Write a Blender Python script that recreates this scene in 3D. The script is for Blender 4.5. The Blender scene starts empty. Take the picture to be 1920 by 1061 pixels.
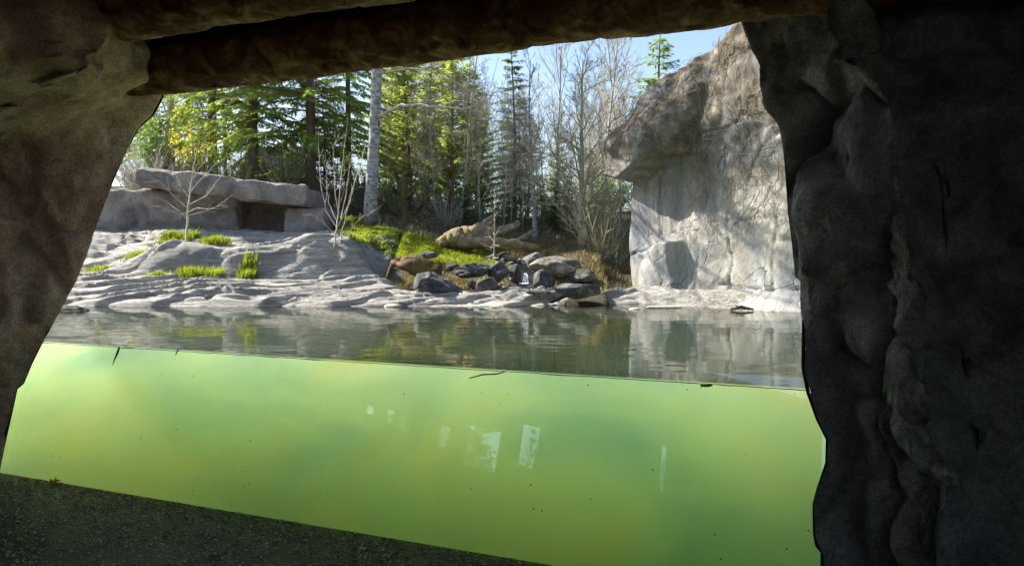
import bpy, math, random
from mathutils import Vector, noise, Matrix
random.seed(7)
R = math.radians
scene = bpy.context.scene

# ------------------------------------------------------------------ camera, world, sun
F_PX = 1387.0
PITCH = R(1.67)
CAM = Vector((0, 0, 0.6))
cd = bpy.data.cameras.new('camera')
cd.sensor_width = 36.0
cd.lens = 36.0 * F_PX / 1920.0
cd.clip_start = 0.02
cd.clip_end = 2000
cam = bpy.data.objects.new('camera', cd)
cam.location = CAM
cam.rotation_euler = (math.pi / 2 - PITCH, 0, 0)
scene.collection.objects.link(cam)
scene.camera = cam

SUN = Vector((-0.72, 0.31, 0.62)).normalized()
world = bpy.data.worlds.new('World')
scene.world = world
world.use_nodes = True
wn = world.node_tree
bg = wn.nodes['Background']
sky = wn.nodes.new('ShaderNodeTexSky')
sky.sky_type = 'NISHITA'
sky.sun_disc = False
sky.sun_elevation = math.asin(SUN.z)
sky.sun_rotation = math.atan2(SUN.x, SUN.y)
sky.air_density = 1.0
sky.dust_density = 1.0
sky.ozone_density = 0.8
wn.links.new(sky.outputs[0], bg.inputs[0])
bg.inputs[1].default_value = 0.085
sl = bpy.data.lights.new('sun', 'SUN')
sl.energy = 5.0
sl.angle = R(0.53)
sl.color = (1.0, 0.95, 0.86)
so = bpy.data.objects.new('sun', sl)
so.rotation_euler = SUN.to_track_quat('Z', 'Y').to_euler()
so.location = (-10, 3, 12)
scene.collection.objects.link(so)

scene.view_settings.view_transform = 'Standard'
scene.view_settings.look = 'None'
scene.view_settings.gamma = 1
scene.view_settings.exposure = 1.78
cy = scene.cycles
cy.use_denoising = True
cy.max_bounces = 16
cy.diffuse_bounces = 5
cy.glossy_bounces = 4
cy.transmission_bounces = 6
cy.volume_bounces = 12
cy.transparent_max_bounces = 24
cy.sample_clamp_indirect = 5.0
cy.blur_glossy = 0.5

# ------------------------------------------------------------------ helpers
def ray(px, py):
    a = PITCH
    f = Vector((0, math.cos(a), -math.sin(a)))
    u = Vector((0, math.sin(a), math.cos(a)))
    return f + Vector((1, 0, 0)) * ((px - 960) / F_PX) + u * ((530.5 - py) / F_PX)

def at(px, py, Y):
    d = ray(px, py)
    return CAM + d * (Y / d.y)

TILT_K = math.tan(R(12)) * 1.0837
GN = Vector((0.4175, 1, -TILT_K))

def on_glass(px, py, off=0.0):
    d = ray(px, py)
    t = (4 - off - GN.dot(CAM)) / GN.dot(d)
    return CAM + d * t

def lerp(a, b, t): return a + (b - a) * t

def ss(a, b, x):
    if a == b: return 0.0 if x < a else 1.0
    t = min(1, max(0, (x - a) / (b - a)))
    return t * t * (3 - 2 * t)

def interp(pts, x):
    if x <= pts[0][0]: return pts[0][1]
    for (a, b), (c, d) in zip(pts, pts[1:]):
        if x <= c: return b + (d - b) * (x - a) / (c - a)
    return pts[-1][1]

def n3(x, y, z=0.0): return noise.noise(Vector((x, y, z)))

def fbm(v, octv=4, s=1.0):
    t = 0; a = 1.0; f = s
    for _ in range(octv):
        t += a * noise.noise(v * f); a *= 0.5; f *= 2.03
    return t

def cells(v):
    d, _ = noise.voronoi(v)
    return d[1] - d[0]

def facets(p, scale, tilt, step, soft=.10, seed=0.0):
    # every voronoi cell gets its own tilted plane: broken rock faces meeting in ledges and cracks
    q = Vector((p.x * scale[0] + seed, p.y * scale[1], p.z * scale[2]))
    d, c = noise.voronoi(q)
    def f(k):
        h = noise.cell_vector(c[k] * 13.7)
        return (q - c[k]).dot(h - Vector((.5, .5, .5))) * tilt + (h.x + h.y - 1) * step
    t = .5 + .5 * ss(0, soft, d[1] - d[0])
    return f(0) * t + f(1) * (1 - t)

class MB:
    def __init__(self): self.v = []; self.f = []
    def add(self, vs, fs):
        b = len(self.v)
        self.v.extend(vs)
        self.f.extend([tuple(i + b for i in f) for f in fs])
    def grid(self, rows, closed=False):
        n = len(rows[0]); b = len(self.v)
        for r in rows: self.v.extend(r)
        for i in range(len(rows) - 1):
            for j in range(n if closed else n - 1):
                k = (j + 1) % n
                self.f.append((b + i * n + j, b + i * n + k, b + (i + 1) * n + k, b + (i + 1) * n + j))
    def tube(self, pts, rad, n=6, cap=True):
        b = len(self.v); L = len(pts)
        prev = None
        for i, p in enumerate(pts):
            t = (pts[min(i + 1, L - 1)] - pts[max(i - 1, 0)])
            if t.length < 1e-9: t = Vector((0, 0, 1))
            t.normalize()
            if prev is None:
                prev = t.orthogonal().normalized()
            x = prev - t * prev.dot(t)
            if x.length < 1e-6: x = t.orthogonal()
            x.normalize(); prev = x
            y = t.cross(x); r = rad[i]
            for j in range(n):
                a = 2 * math.pi * j / n
                self.v.append(p + x * (math.cos(a) * r) + y * (math.sin(a) * r))
        for i in range(L - 1):
            for j in range(n):
                k = (j + 1) % n
                self.f.append((b + i * n + j, b + i * n + k, b + (i + 1) * n + k, b + (i + 1) * n + j))
        if cap and n > 3:
            self.f.append(tuple(b + j for j in reversed(range(n))))
            self.f.append(tuple(b + (L - 1) * n + j for j in range(n)))
    def box(self, lo, hi):
        x0, y0, z0 = lo; x1, y1, z1 = hi
        self.add([Vector(p) for p in ((x0,y0,z0),(x1,y0,z0),(x1,y1,z0),(x0,y1,z0),(x0,y0,z1),(x1,y0,z1),(x1,y1,z1),(x0,y1,z1))],
                 [(0,3,2,1),(4,5,6,7),(0,1,5,4),(1,2,6,5),(2,3,7,6),(3,0,4,7)])
    def build(self, name, m, parent=None, loc=None, smooth=True):
        loc = Vector(loc) if loc is not None else Vector((0, 0, 0))
        org = parent['_o'] if False else None
        off = Vector(parent.location) if parent is not None else loc
        if parent is not None and parent.parent is not None: off = off + Vector(parent.parent.location)
        me = bpy.data.meshes.new(name)
        me.from_pydata([(p[0] - off.x, p[1] - off.y, p[2] - off.z) for p in self.v], [], self.f)
        me.validate()
        if smooth: me.polygons.foreach_set('use_smooth', [True] * len(me.polygons))
        me.materials.append(m)
        o = bpy.data.objects.new(name, me)
        scene.collection.objects.link(o)
        if parent is not None: o.parent = parent
        else: o.location = loc
        return o

def tag(o, label=None, cat=None, group=None, kind=None):
    if label: o['label'] = label
    if cat: o['category'] = cat
    if group: o['group'] = group
    if kind: o['kind'] = kind
    return o

def empty(name, loc, label=None, cat=None, group=None, kind=None):
    o = bpy.data.objects.new(name, None)
    o.location = loc
    o.empty_display_size = 0.1
    scene.collection.objects.link(o)
    return tag(o, label, cat, group, kind)

def copy_tree(o, loc, rz, sc, label=None, group=None):
    c = o.copy(); scene.collection.objects.link(c)
    c.location = loc; c.rotation_euler = (0, 0, rz); c.scale = (sc[0], sc[0], sc[1])
    if label: c['label'] = label
    if group: c['group'] = group
    elif 'group' in c: del c['group']
    for ch in o.children:
        d = ch.copy(); scene.collection.objects.link(d); d.parent = c
    return c

# ------------------------------------------------------------------ materials
class NT:
    def __init__(self, name):
        self.m = bpy.data.materials.new(name); self.m.use_nodes = True
        self.t = self.m.node_tree; self.n = self.t.nodes; self.l = self.t.links
        self.p = self.n['Principled BSDF']; self.out = self.n['Material Output']
        self.tc = self.n.new('ShaderNodeTexCoord').outputs['Object']
    def map(self, scale, rot=(0,0,0)):
        q = self.n.new('ShaderNodeMapping'); q.inputs['Scale'].default_value = scale
        q.inputs['Rotation'].default_value = rot
        self.l.new(self.tc, q.inputs[0]); return q.outputs[0]
    def noise(self, s, detail=6, rough=0.6, vec=None, dist=0):
        q = self.n.new('ShaderNodeTexNoise'); q.inputs['Scale'].default_value = s
        q.inputs['Detail'].default_value = detail; q.inputs['Roughness'].default_value = rough
        q.inputs['Distortion'].default_value = dist
        self.l.new(vec if vec else self.tc, q.inputs['Vector']); return q.outputs['Fac']
    def vor(self, s, feat='F1', vec=None, out='Distance'):
        q = self.n.new('ShaderNodeTexVoronoi'); q.feature = feat; q.inputs['Scale'].default_value = s
        self.l.new(vec if vec else self.tc, q.inputs['Vector']); return q.outputs[out]
    def ramp(self, fac, stops, interp='LINEAR'):
        q = self.n.new('ShaderNodeValToRGB'); e = q.color_ramp.elements
        q.color_ramp.interpolation = interp
        while len(e) < len(stops): e.new(0.5)
        for i, (p, c) in enumerate(stops):
            e[i].position = p
            e[i].color = (c[0], c[1], c[2], 1) if isinstance(c, tuple) else (c, c, c, 1)
        self.l.new(fac, q.inputs[0]); return q.outputs[0]
    def mix(self, a, b, fac, mode='MIX'):
        q = self.n.new('ShaderNodeMix'); q.data_type = 'RGBA'; q.blend_type = mode
        for s, v in ((q.inputs[0], fac), (q.inputs[6], a), (q.inputs[7], b)):
            if isinstance(v, (int, float)): s.default_value = v if s == q.inputs[0] else (v, v, v, 1)
            elif isinstance(v, tuple): s.default_value = (*v, 1)
            else: self.l.new(v, s)
        return q.outputs[2]
    def math(self, op, a, b=None, clamp=False):
        q = self.n.new('ShaderNodeMath'); q.operation = op; q.use_clamp = clamp
        for i, v in enumerate((a, b)):
            if v is None: continue
            if isinstance(v, (int, float)): q.inputs[i].default_value = v
            else: self.l.new(v, q.inputs[i])
        return q.outputs[0]
    def bump(self, h, strength, dist, prev=None):
        q = self.n.new('ShaderNodeBump'); q.inputs['Strength'].default_value = strength
        q.inputs['Distance'].default_value = dist
        self.l.new(h, q.inputs['Height'])
        if prev: self.l.new(prev, q.inputs['Normal'])
        return q.outputs[0]
    def fin(self, col=None, rough=0.85, normal=None, spec=0.3):
        if col is not None:
            if isinstance(col, tuple): self.p.inputs['Base Color'].default_value = (*col, 1)
            else: self.l.new(col, self.p.inputs['Base Color'])
        if isinstance(rough, (int, float)): self.p.inputs['Roughness'].default_value = rough
        else: self.l.new(rough, self.p.inputs['Roughness'])
        self.p.inputs['Specular IOR Level'].default_value = spec
        if normal: self.l.new(normal, self.p.inputs['Normal'])
        return self.m

def rock_mat(name, dark, mid, light, scale=1.0, bump=0.03, stain=None, rough=0.85, spec=0.3, fine=1.0):
    t = NT(name)
    a = t.noise(1.3 * scale, 8, 0.62, dist=0.4)
    c = t.ramp(a, [(0.3, dark), (0.5, mid), (0.68, light)])
    b = t.noise(11 * scale, 6, 0.7)
    c = t.mix(c, t.ramp(b, [(0.3, 0.55), (0.5, 0.95), (0.75, 1.3)]), 0.75, 'MULTIPLY')
    if stain:
        s = t.noise(0.7 * scale, 5, 0.6, dist=1.2)
        c = t.mix(c, stain, t.ramp(s, [(0.52, 0.0), (0.66, 0.75)]))
    sp = t.noise(75 * fine, 3, 0.75)
    c = t.mix(c, t.ramp(sp, [(0.34, 0.45), (0.5, 1.0), (0.68, 1.55)]), 0.6, 'MULTIPLY')
    h = t.noise(5 * scale, 9, 0.68)
    n = t.bump(h, 0.8, bump)
    g = t.noise(70 * fine, 4, 0.7)
    n = t.bump(g, 0.5, 0.006, n)
    return t.fin(c, rough, n, spec)

def shelf_rock_mat():
    t = NT('layered grey rock')
    v = t.map((0.9, 5.0, 9.0), (0, 0, R(12)))
    a = t.noise(1.0, 8, 0.6, v, 0.8)
    c = t.ramp(a, [(0.3, (0.20, 0.19, 0.18)), (0.45, (0.46, 0.435, 0.39)), (0.6, (0.66, 0.62, 0.54))])
    b = t.noise(0.55, 5, 0.6)
    c = t.mix(c, (0.22, 0.225, 0.24), t.ramp(b, [(0.5, 0.0), (0.68, 0.6)]))
    g = t.noise(22, 6, 0.7)
    c = t.mix(c, t.ramp(g, [(0.3, 0.6), (0.6, 1.1)]), 0.7, 'MULTIPLY')
    n = t.bump(t.noise(2.2, 9, 0.7, v, 0.9), 1.0, 0.12)
    n = t.bump(t.noise(40, 5, 0.7), 0.5, 0.01, n)
    return t.fin(c, 0.8, n)

def cliff_mat():
    t = NT('weathered cliff rock')
    v = t.map((3.0, 3.0, 0.55))
    a = t.noise(1.0, 8, 0.65, v, 0.6)
    c = t.ramp(a, [(0.3, (0.17, 0.165, 0.155)), (0.5, (0.31, 0.295, 0.265)), (0.7, (0.43, 0.405, 0.35))])
    # darker brown on the upper part, its edge broken by noise
    sep = t.n.new('ShaderNodeSeparateXYZ'); t.l.new(t.tc, sep.inputs[0])
    zz = t.math('ADD', sep.outputs[2], t.math('MULTIPLY', t.noise(1.6, 6, 0.7), 1.6))
    up = t.ramp(t.math('MULTIPLY', zz, 0.25), [(0.57, 0.0), (0.76, 1.0)])
    br = t.ramp(t.noise(5, 8, 0.7), [(0.3, (0.035, 0.029, 0.023)), (0.5, (0.105, 0.085, 0.064)), (0.7, (0.27, 0.235, 0.18))])
    c = t.mix(c, br, t.math('MULTIPLY', up, 0.95))
    # bluish noise patches, cool shade of the cliff's left put into its colour
    bl = t.noise(1.1, 4, 0.6)
    c = t.mix(c, (0.19, 0.235, 0.29), t.ramp(bl, [(0.50, 0.0), (0.62, 0.35)]))
    # dark water streaks
    v2 = t.map((9.0, 9.0, 0.5))
    s = t.noise(1.0, 5, 0.6, v2, 0.3)
    c = t.mix(c, (0.07, 0.07, 0.07), t.ramp(s, [(0.60, 0.0), (0.72, 0.6)]))
    g = t.noise(30, 6, 0.7)
    c = t.mix(c, t.ramp(g, [(0.3, 0.7), (0.6, 1.08)]), 0.7, 'MULTIPLY')
    nz_ = t.n.new('ShaderNodeTexNoise'); nz_.inputs['Scale'].default_value = 1.3; nz_.inputs['Detail'].default_value = 5; t.l.new(t.tc, nz_.inputs[0])
    vm = t.n.new('ShaderNodeVectorMath'); vm.operation = 'MULTIPLY_ADD'; t.l.new(nz_.outputs['Color'], vm.inputs[0]); vm.inputs[1].default_value = (.9, .9, .9); t.l.new(t.map((1, 1, .8)), vm.inputs[2])
    cr = t.ramp(t.vor(1.5, 'DISTANCE_TO_EDGE', vm.outputs[0]), [(0.0, 0.0), (0.013, 1.0)])
    cr = t.math('MAXIMUM', cr, t.ramp(t.noise(1.1, 3, .5), [(.48, 1.0), (.56, 0.0)]))
    c = t.mix(c, t.mix((0.12, 0.11, 0.10), c, cr), 0.55)
    n = t.bump(t.noise(6, 9, 0.68), 0.7, 0.04, t.bump(cr, .8, .02))
    n = t.bump(t.noise(45, 5, 0.7), 0.5, 0.01, n)
    return t.fin(c, 0.85, n)

def bark_mat(name, dark, mid, light, sx=14, sz=2.5, bump=0.02, moss=None):
    t = NT(name)
    v = t.map((sx, sx, sz))
    a = t.noise(1.0, 6, 0.65, v, 0.5)
    c = t.ramp(a, [(0.32, dark), (0.5, mid), (0.68, light)])
    if moss:
        c = t.mix(c, moss, t.ramp(t.noise(3.2, 6, 0.7), [(0.45, 0.0), (0.6, 0.9)]))
    n = t.bump(a, 0.8, bump)
    return t.fin(c, 0.9, n, 0.2)

def birch_mat():
    t = NT('birch bark')
    v = t.map((9, 9, 16))
    a = t.noise(1.0, 5, 0.7, v, 0.4)
    c = t.ramp(a, [(0.36, (0.07, 0.065, 0.06)), (0.48, (0.25, 0.245, 0.24)), (0.64, (0.50, 0.49, 0.48))])
    sep = t.n.new('ShaderNodeSeparateXYZ'); t.l.new(t.tc, sep.inputs[0])
    c = t.mix(c, (0.2, 0.18, 0.17), t.ramp(t.noise(2.4, 5, 0.7), [(0.5, 0.0), (0.66, 0.8)]))
    n = t.bump(a, 0.6, 0.01)
    return t.fin(c, 0.8, n, 0.25)

def leaf_mat(name, c1, c2, trans=0.45, scale=3.0):
    t = NT(name)
    col = t.ramp(t.noise(scale, 4, 0.7), [(0.35, c1), (0.65, c2)])
    t.n.remove(t.p)
    d = t.n.new('ShaderNodeBsdfDiffuse'); tr = t.n.new('ShaderNodeBsdfTranslucent')
    gl = t.n.new('ShaderNodeBsdfGlossy'); gl.inputs['Roughness'].default_value = 0.45
    gl.inputs['Color'].default_value = (0.6, 0.65, 0.6, 1)
    mx = t.n.new('ShaderNodeMixShader'); mx.inputs[0].default_value = trans
    m2 = t.n.new('ShaderNodeMixShader'); m2.inputs[0].default_value = 0.05
    t.l.new(col, d.inputs[0])
    br = t.mix(col, (1.3, 1.3, 0.6), 1.0, 'MULTIPLY')
    t.l.new(br, tr.inputs[0])
    t.l.new(d.outputs[0], mx.inputs[1]); t.l.new(tr.outputs[0], mx.inputs[2])
    t.l.new(mx.outputs[0], m2.inputs[1]); t.l.new(gl.outputs[0], m2.inputs[2])
    t.l.new(m2.outputs[0], t.out.inputs[0])
    return t.m

def aggregate_mat():
    t = NT('exposed aggregate')
    v1 = t.vor(48); col = t.vor(48, out='Color')
    sep = t.n.new('ShaderNodeSeparateColor'); t.l.new(col, sep.inputs[0])
    stone = t.ramp(sep.outputs[0], [(0.0, (0.09, 0.095, 0.08)), (0.4, (0.22, 0.22, 0.19)), (0.75, (0.38, 0.36, 0.30)), (1.0, (0.65, 0.62, 0.54))])
    pick = t.ramp(sep.outputs[1], [(0.35, 0.0), (0.45, 1.0)])
    mask = t.math('MULTIPLY', t.ramp(v1, [(0.38, 1.0), (0.52, 0.0)]), pick)
    base = t.ramp(t.noise(3, 6, 0.7), [(0.35, (0.03, 0.032, 0.022)), (0.65, (0.085, 0.085, 0.05))])
    c = t.mix(base, stone, mask)
    c = t.mix(c, (0.07, 0.10, 0.03), t.ramp(t.noise(1.4, 6, 0.7), [(0.42, 0.0), (0.62, 0.45)]))
    h = t.math('MULTIPLY', mask, t.math('SUBTRACT', 0.7, v1))
    n = t.bump(h, 1.0, 0.012)
    n = t.bump(t.noise(140, 4, 0.7), 0.6, 0.003, n)
    return t.fin(c, 0.6, n, 0.35)

def ground_mat():
    t = NT('forest floor')
    a = t.noise(2.0, 8, 0.7)
    c = t.ramp(a, [(0.3, (0.035, 0.028, 0.018)), (0.5, (0.085, 0.073, 0.055)), (0.7, (0.185, 0.165, 0.13))])
    c = t.mix(c, (0.06, 0.085, 0.02), t.ramp(t.noise(0.8, 6, 0.7), [(0.5, 0.0), (0.62, 0.7)]))
    g = t.noise(26, 6, 0.75)
    c = t.mix(c, t.ramp(g, [(0.3, 0.45), (0.65, 1.35)]), 0.85, 'MULTIPLY')
    n = t.bump(g, 0.9, 0.04)
    return t.fin(c, 0.95, n, 0.1)

M = {}
M['ground'] = ground_mat()
M['shelf'] = shelf_rock_mat()
M['cliff'] = cliff_mat()
M['ledge'] = rock_mat('grey ledge rock', (0.11, 0.105, 0.105), (0.24, 0.215, 0.20), (0.38, 0.345, 0.31), 1.8, 0.09)
M['cave'] = rock_mat('cave rock warm', (0.30, 0.165, 0.125), (0.50, 0.335, 0.26), (0.62, 0.47, 0.37), 1.7, 0.06, (0.33, 0.18, 0.14))
M['cave_dark'] = rock_mat('cave rock grey', (0.13, 0.128, 0.12), (0.30, 0.295, 0.28), (0.50, 0.485, 0.45), 2.6, 0.09, (0.13, 0.15, 0.08), 0.7, 0.35)
M['boulder'] = rock_mat('dark boulder', (0.03, 0.032, 0.038), (0.10, 0.10, 0.105), (0.30, 0.28, 0.25), 4.0, 0.09)
M['boulder_brown'] = rock_mat('brown boulder', (0.04, 0.038, 0.036), (0.12, 0.112, 0.10), (0.30, 0.28, 0.23), 4.0, 0.09)
M['boulder_moss'] = rock_mat('lichen boulder', (0.09, 0.085, 0.065), (0.24, 0.225, 0.18), (0.46, 0.43, 0.36), 4.0, 0.09, (0.17, 0.155, 0.03))
M['wet_stone'] = rock_mat('wet stream stone', (0.03, 0.033, 0.04), (0.08, 0.085, 0.10), (0.18, 0.18, 0.18), 5.0, 0.03, None, 0.3, 0.6)
M['pale'] = rock_mat('pale weathered slab', (0.38, 0.33, 0.24), (0.5, 0.44, 0.34), (0.6, 0.55, 0.44), 5.0, 0.01)
M['agg'] = aggregate_mat()
M['log'] = bark_mat('debarked log wood', (0.045, 0.018, 0.009), (0.19, 0.09, 0.043), (0.48, 0.30, 0.16), 7, 7, 0.05)
M['deadwood'] = bark_mat('weathered dead wood', (0.10, 0.08, 0.055), (0.28, 0.23, 0.165), (0.46, 0.39, 0.29), 7, 7, 0.05, (0.24, 0.17, 0.05))
M['rotwood'] = bark_mat('rotten wood', (0.035, 0.024, 0.015), (0.11, 0.075, 0.042), (0.25, 0.185, 0.11), 9, 5, 0.05, (0.10, 0.085, 0.02))
M['spruce_bark'] = bark_mat('spruce bark', (0.03, 0.024, 0.018), (0.085, 0.065, 0.048), (0.16, 0.125, 0.09))
M['pine_bark'] = bark_mat('reddish pine bark', (0.06, 0.035, 0.025), (0.16, 0.09, 0.06), (0.27, 0.165, 0.11))
M['birch'] = birch_mat()
M['grey_bark'] = bark_mat('grey twig bark', (0.20, 0.175, 0.14), (0.40, 0.36, 0.29), (0.58, 0.53, 0.44))  # lightened in place of a haze veil over the forest
M['yellow_bark'] = bark_mat('sunlit yellow twig bark', (0.16, 0.14, 0.08), (0.38, 0.335, 0.20), (0.56, 0.50, 0.33))  # warm light on the bare tree put into the bark colour
M['pale_twig'] = bark_mat('pale whip bark', (0.25, 0.22, 0.17), (0.42, 0.38, 0.31), (0.55, 0.50, 0.42))
M['moss_bark'] = bark_mat('mossy bark', (0.03, 0.024, 0.015), (0.09, 0.065, 0.035), (0.17, 0.125, 0.06), 8, 4, 0.03, (0.12, 0.105, 0.02))
M['vine'] = bark_mat('dry vine', (0.13, 0.095, 0.06), (0.27, 0.205, 0.13), (0.42, 0.34, 0.23))
M['spruce'] = leaf_mat('spruce needles', (0.12, 0.20, 0.045), (0.32, 0.41, 0.10), .6)
M['spruce_dark'] = leaf_mat('dark spruce needles', (0.07, 0.11, 0.04), (0.18, 0.23, 0.07), 0.5)
M['pine'] = leaf_mat('pine needles', (0.22, 0.28, 0.10), (0.46, 0.50, 0.23), .6)
M['grass'] = leaf_mat('fresh grass', (0.14, 0.19, 0.02), (0.34, 0.39, 0.04), 0.5)
M['shrub'] = leaf_mat('evergreen shrub leaves', (0.06, 0.13, 0.02), (0.15, 0.26, 0.04), 0.5)
M['flower'] = leaf_mat('yellow blossom', (0.55, 0.48, 0.03), (0.7, 0.62, 0.08), 0.5)
M['autumn'] = leaf_mat('orange fallen leaf', (0.40, 0.13, 0.03), (0.55, 0.22, 0.05), 0.4, 20)
t = NT('black rubber'); M['rubber'] = t.fin((0.012, 0.012, 0.012), 0.7)
t = NT('dark slate roof')
v = t.vor(6, vec=t.map((1, 1, 3)), out='Color')
sp = t.n.new('ShaderNodeSeparateColor'); t.l.new(v, sp.inputs[0])
M['slate'] = t.fin(t.ramp(sp.outputs[0], [(0, (0.05, 0.055, 0.07)), (1, (0.17, 0.18, 0.21))]), 0.6)
t = NT('dark stained timber'); M['timber'] = t.fin(t.ramp(t.noise(5, 5), [(0.3, (0.03, 0.028, 0.03)), (0.7, (0.08, 0.07, 0.065))]), 0.8)
t = NT('blue grey panel'); M['panel'] = t.fin((0.06, 0.08, 0.11), 0.6)

def clear_mat(name, ior, rough, bump=None, tint=(1, 1, 1)):
    t = NT(name); t.n.remove(t.p)
    g = t.n.new('ShaderNodeBsdfGlossy'); g.inputs['Roughness'].default_value = rough
    tr = t.n.new('ShaderNodeBsdfTransparent'); tr.inputs[0].default_value = (*tint, 1)
    fr = t.n.new('ShaderNodeFresnel'); fr.inputs['IOR'].default_value = ior
    geo = t.n.new('ShaderNodeNewGeometry')     # same reflectance from either side of the sheet
    ic = t.math('ADD', ior, t.math('MULTIPLY', geo.outputs['Backfacing'], 1 / ior - ior))
    t.l.new(ic, fr.inputs['IOR'])
    mx = t.n.new('ShaderNodeMixShader')
    if bump:
        # transparency colour darkened at grazing angles, so the murk looks dimmer from above
        lw = t.n.new('ShaderNodeLayerWeight'); lw.inputs[0].default_value = 0.5
        t.l.new(t.ramp(lw.outputs['Facing'], [(0.42, 1.0), (0.76, 0.14)]), tr.inputs[0])
        nn = bump(t); t.l.new(nn, g.inputs['Normal'])
    t.l.new(fr.outputs[0], mx.inputs[0]); t.l.new(tr.outputs[0], mx.inputs[1]); t.l.new(g.outputs[0], mx.inputs[2])
    t.l.new(mx.outputs[0], t.out.inputs[0])
    return t
def ripple(t):
    a = t.noise(1.0, 3, 0.5, t.map((0.9, 2.6, 1)), 0.3)
    b = t.noise(1.0, 2, 0.5, t.map((5, 11, 1)))
    n = t.bump(a, 0.2, 0.022)
    return t.bump(b, 0.12, 0.003, n)
M['water_surface'] = clear_mat('pond surface', 1.33, 0.0, ripple).m
M['glass'] = clear_mat('window glass', 1.72, 0.0).m
M['stream'] = clear_mat('stream surface', 1.45, 0.08, lambda t: t.bump(t.noise(14, 4), 0.8, 0.05), (0.7, 0.75, 0.75)).m
t = NT('white falling water'); M['fall'] = t.fin(t.ramp(t.noise(1, 4, 0.6, t.map((30, 30, 3))), [(0.35, (0.35, 0.38, 0.4)), (0.6, (0.8, 0.82, 0.84))]), 0.25, None, 0.5)

t = NT('murky green water'); t.n.remove(t.p)
vs = t.n.new('ShaderNodeVolumeScatter'); vs.inputs['Color'].default_value = (0.86, 1.0, 0.74, 1)
vs.inputs['Density'].default_value = 1.3; vs.inputs['Anisotropy'].default_value = 0.45
va = t.n.new('ShaderNodeVolumeAbsorption'); cl = t.noise(1.0, 3, 0.55, t.map((0.85, 0.85, 1.7)), 1.0)
t.l.new(t.ramp(cl, [(0.41, (0.42, 0.64, 0.46)), (0.47, (0.69, 0.83, 0.54)), (0.56, (0.75, 0.85, 0.52)), (0.64, (0.89, 0.82, 0.28))]), va.inputs['Color'])
va.inputs['Density'].default_value = 1.75
ad = t.n.new('ShaderNodeAddShader')
t.l.new(vs.outputs[0], ad.inputs[0]); t.l.new(va.outputs[0], ad.inputs[1]); t.l.new(ad.outputs[0], t.out.inputs['Volume'])
M['water_volume'] = t.m

# ------------------------------------------------------------------ terrain
YS = [(-12, 9.9), (-9, 9.9), (-6, 9.85), (-1.3, 9.75), (0.2, 9.9), (1.0, 10.25), (1.8, 10.4), (2.4, 9.8), (3.4, 8.7), (6, 7.3), (9, 6.0)]
def shore(x): return interp(YS, x)
HB = [(9.3, -0.75), (9.8, -0.25), (10.15, 0.06), (10.6, 0.14), (11.3, 0.3), (12, 0.48), (13, 0.72), (14, 0.92), (16, 1.1), (18, 1.25),
      (23, 1.9), (28, 2.3), (60, 2.6), (120, 3), (400, 3)]
def ground_z(x, y):
    if y > 9.3 or abs(x) > 9:
        z = interp(HB, max(y, 9.9 if abs(x) > 6.5 else 9.3) + (9.8 - shore(x) if x > 1.4 else 0))
        L = ss(-0.2, -2.6, x)
        z += 0.45 * L * ss(11.0, 13.8, y)
        z += 0.55 * ss(-3.2, -4.6, x) * ss(14.9, 15.5, y)
        z += 0.26 * math.exp(-((x - 1.1) / 0.55) ** 2 - ((y - 11.7) / 0.7) ** 2)
        xc = 0.22 + 0.12 * math.sin(y * 1.7)
        z -= 0.17 * math.exp(-((x - xc) / 0.26) ** 2) * ss(14, 12.5, y)
        z -= 0.8 * ss(-1.85, -2.35, x) * max(ss(14.0, 13.2, y), ss(-3.2, -3.6, x) * ss(15.1, 14.8, y))
        z += 0.05 * n3(x * 1.1, y * 1.1) + 0.03 * n3(x * 3.3, y * 3.3, 5)
        if y > 17: z += 0.25 * n3(x * 0.2, y * 0.2, 9)
    else:
        pool = -1.75 + 1.0 * ss(6.5, 9.3, y) + 0.08 * n3(x * 1.5, y * 1.5)
        edge = max(ss(-6.4, -7.4, x), ss(4.6, 5.6, x)) * ss(2.4, 3.4, y)
        z = lerp(pool, 0.3, edge)
        inside = ss(3.4, 2.6, y + 0.4175 * x)
        z = lerp(z, -1.03, inside)
    return z

def axis(segs):
    out = []
    for a, b, s in segs:
        n = max(1, int(round((b - a) / s)))
        out += [a + (b - a) * i / n for i in range(n)]
    return out + [segs[-1][1]]
xs = axis([(-600, -100, 100), (-100, -30, 10), (-30, -9, 0.7), (-9, 6, 0.09), (6, 30, 0.7), (30, 100, 10), (100, 600, 100)])
ys = axis([(-300, -40, 40), (-40, -6, 2), (-6, 9, 0.35), (9, 15.6, 0.08), (15.6, 32, 0.45), (32, 100, 6), (100, 900, 100)])
mb = MB(); mb.grid([[Vector((x, y, ground_z(x, y))) for x in xs] for y in ys])
g = mb.build('ground', M['ground']); tag(g, kind='structure', label='brown forest floor rising behind the pond')

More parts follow.
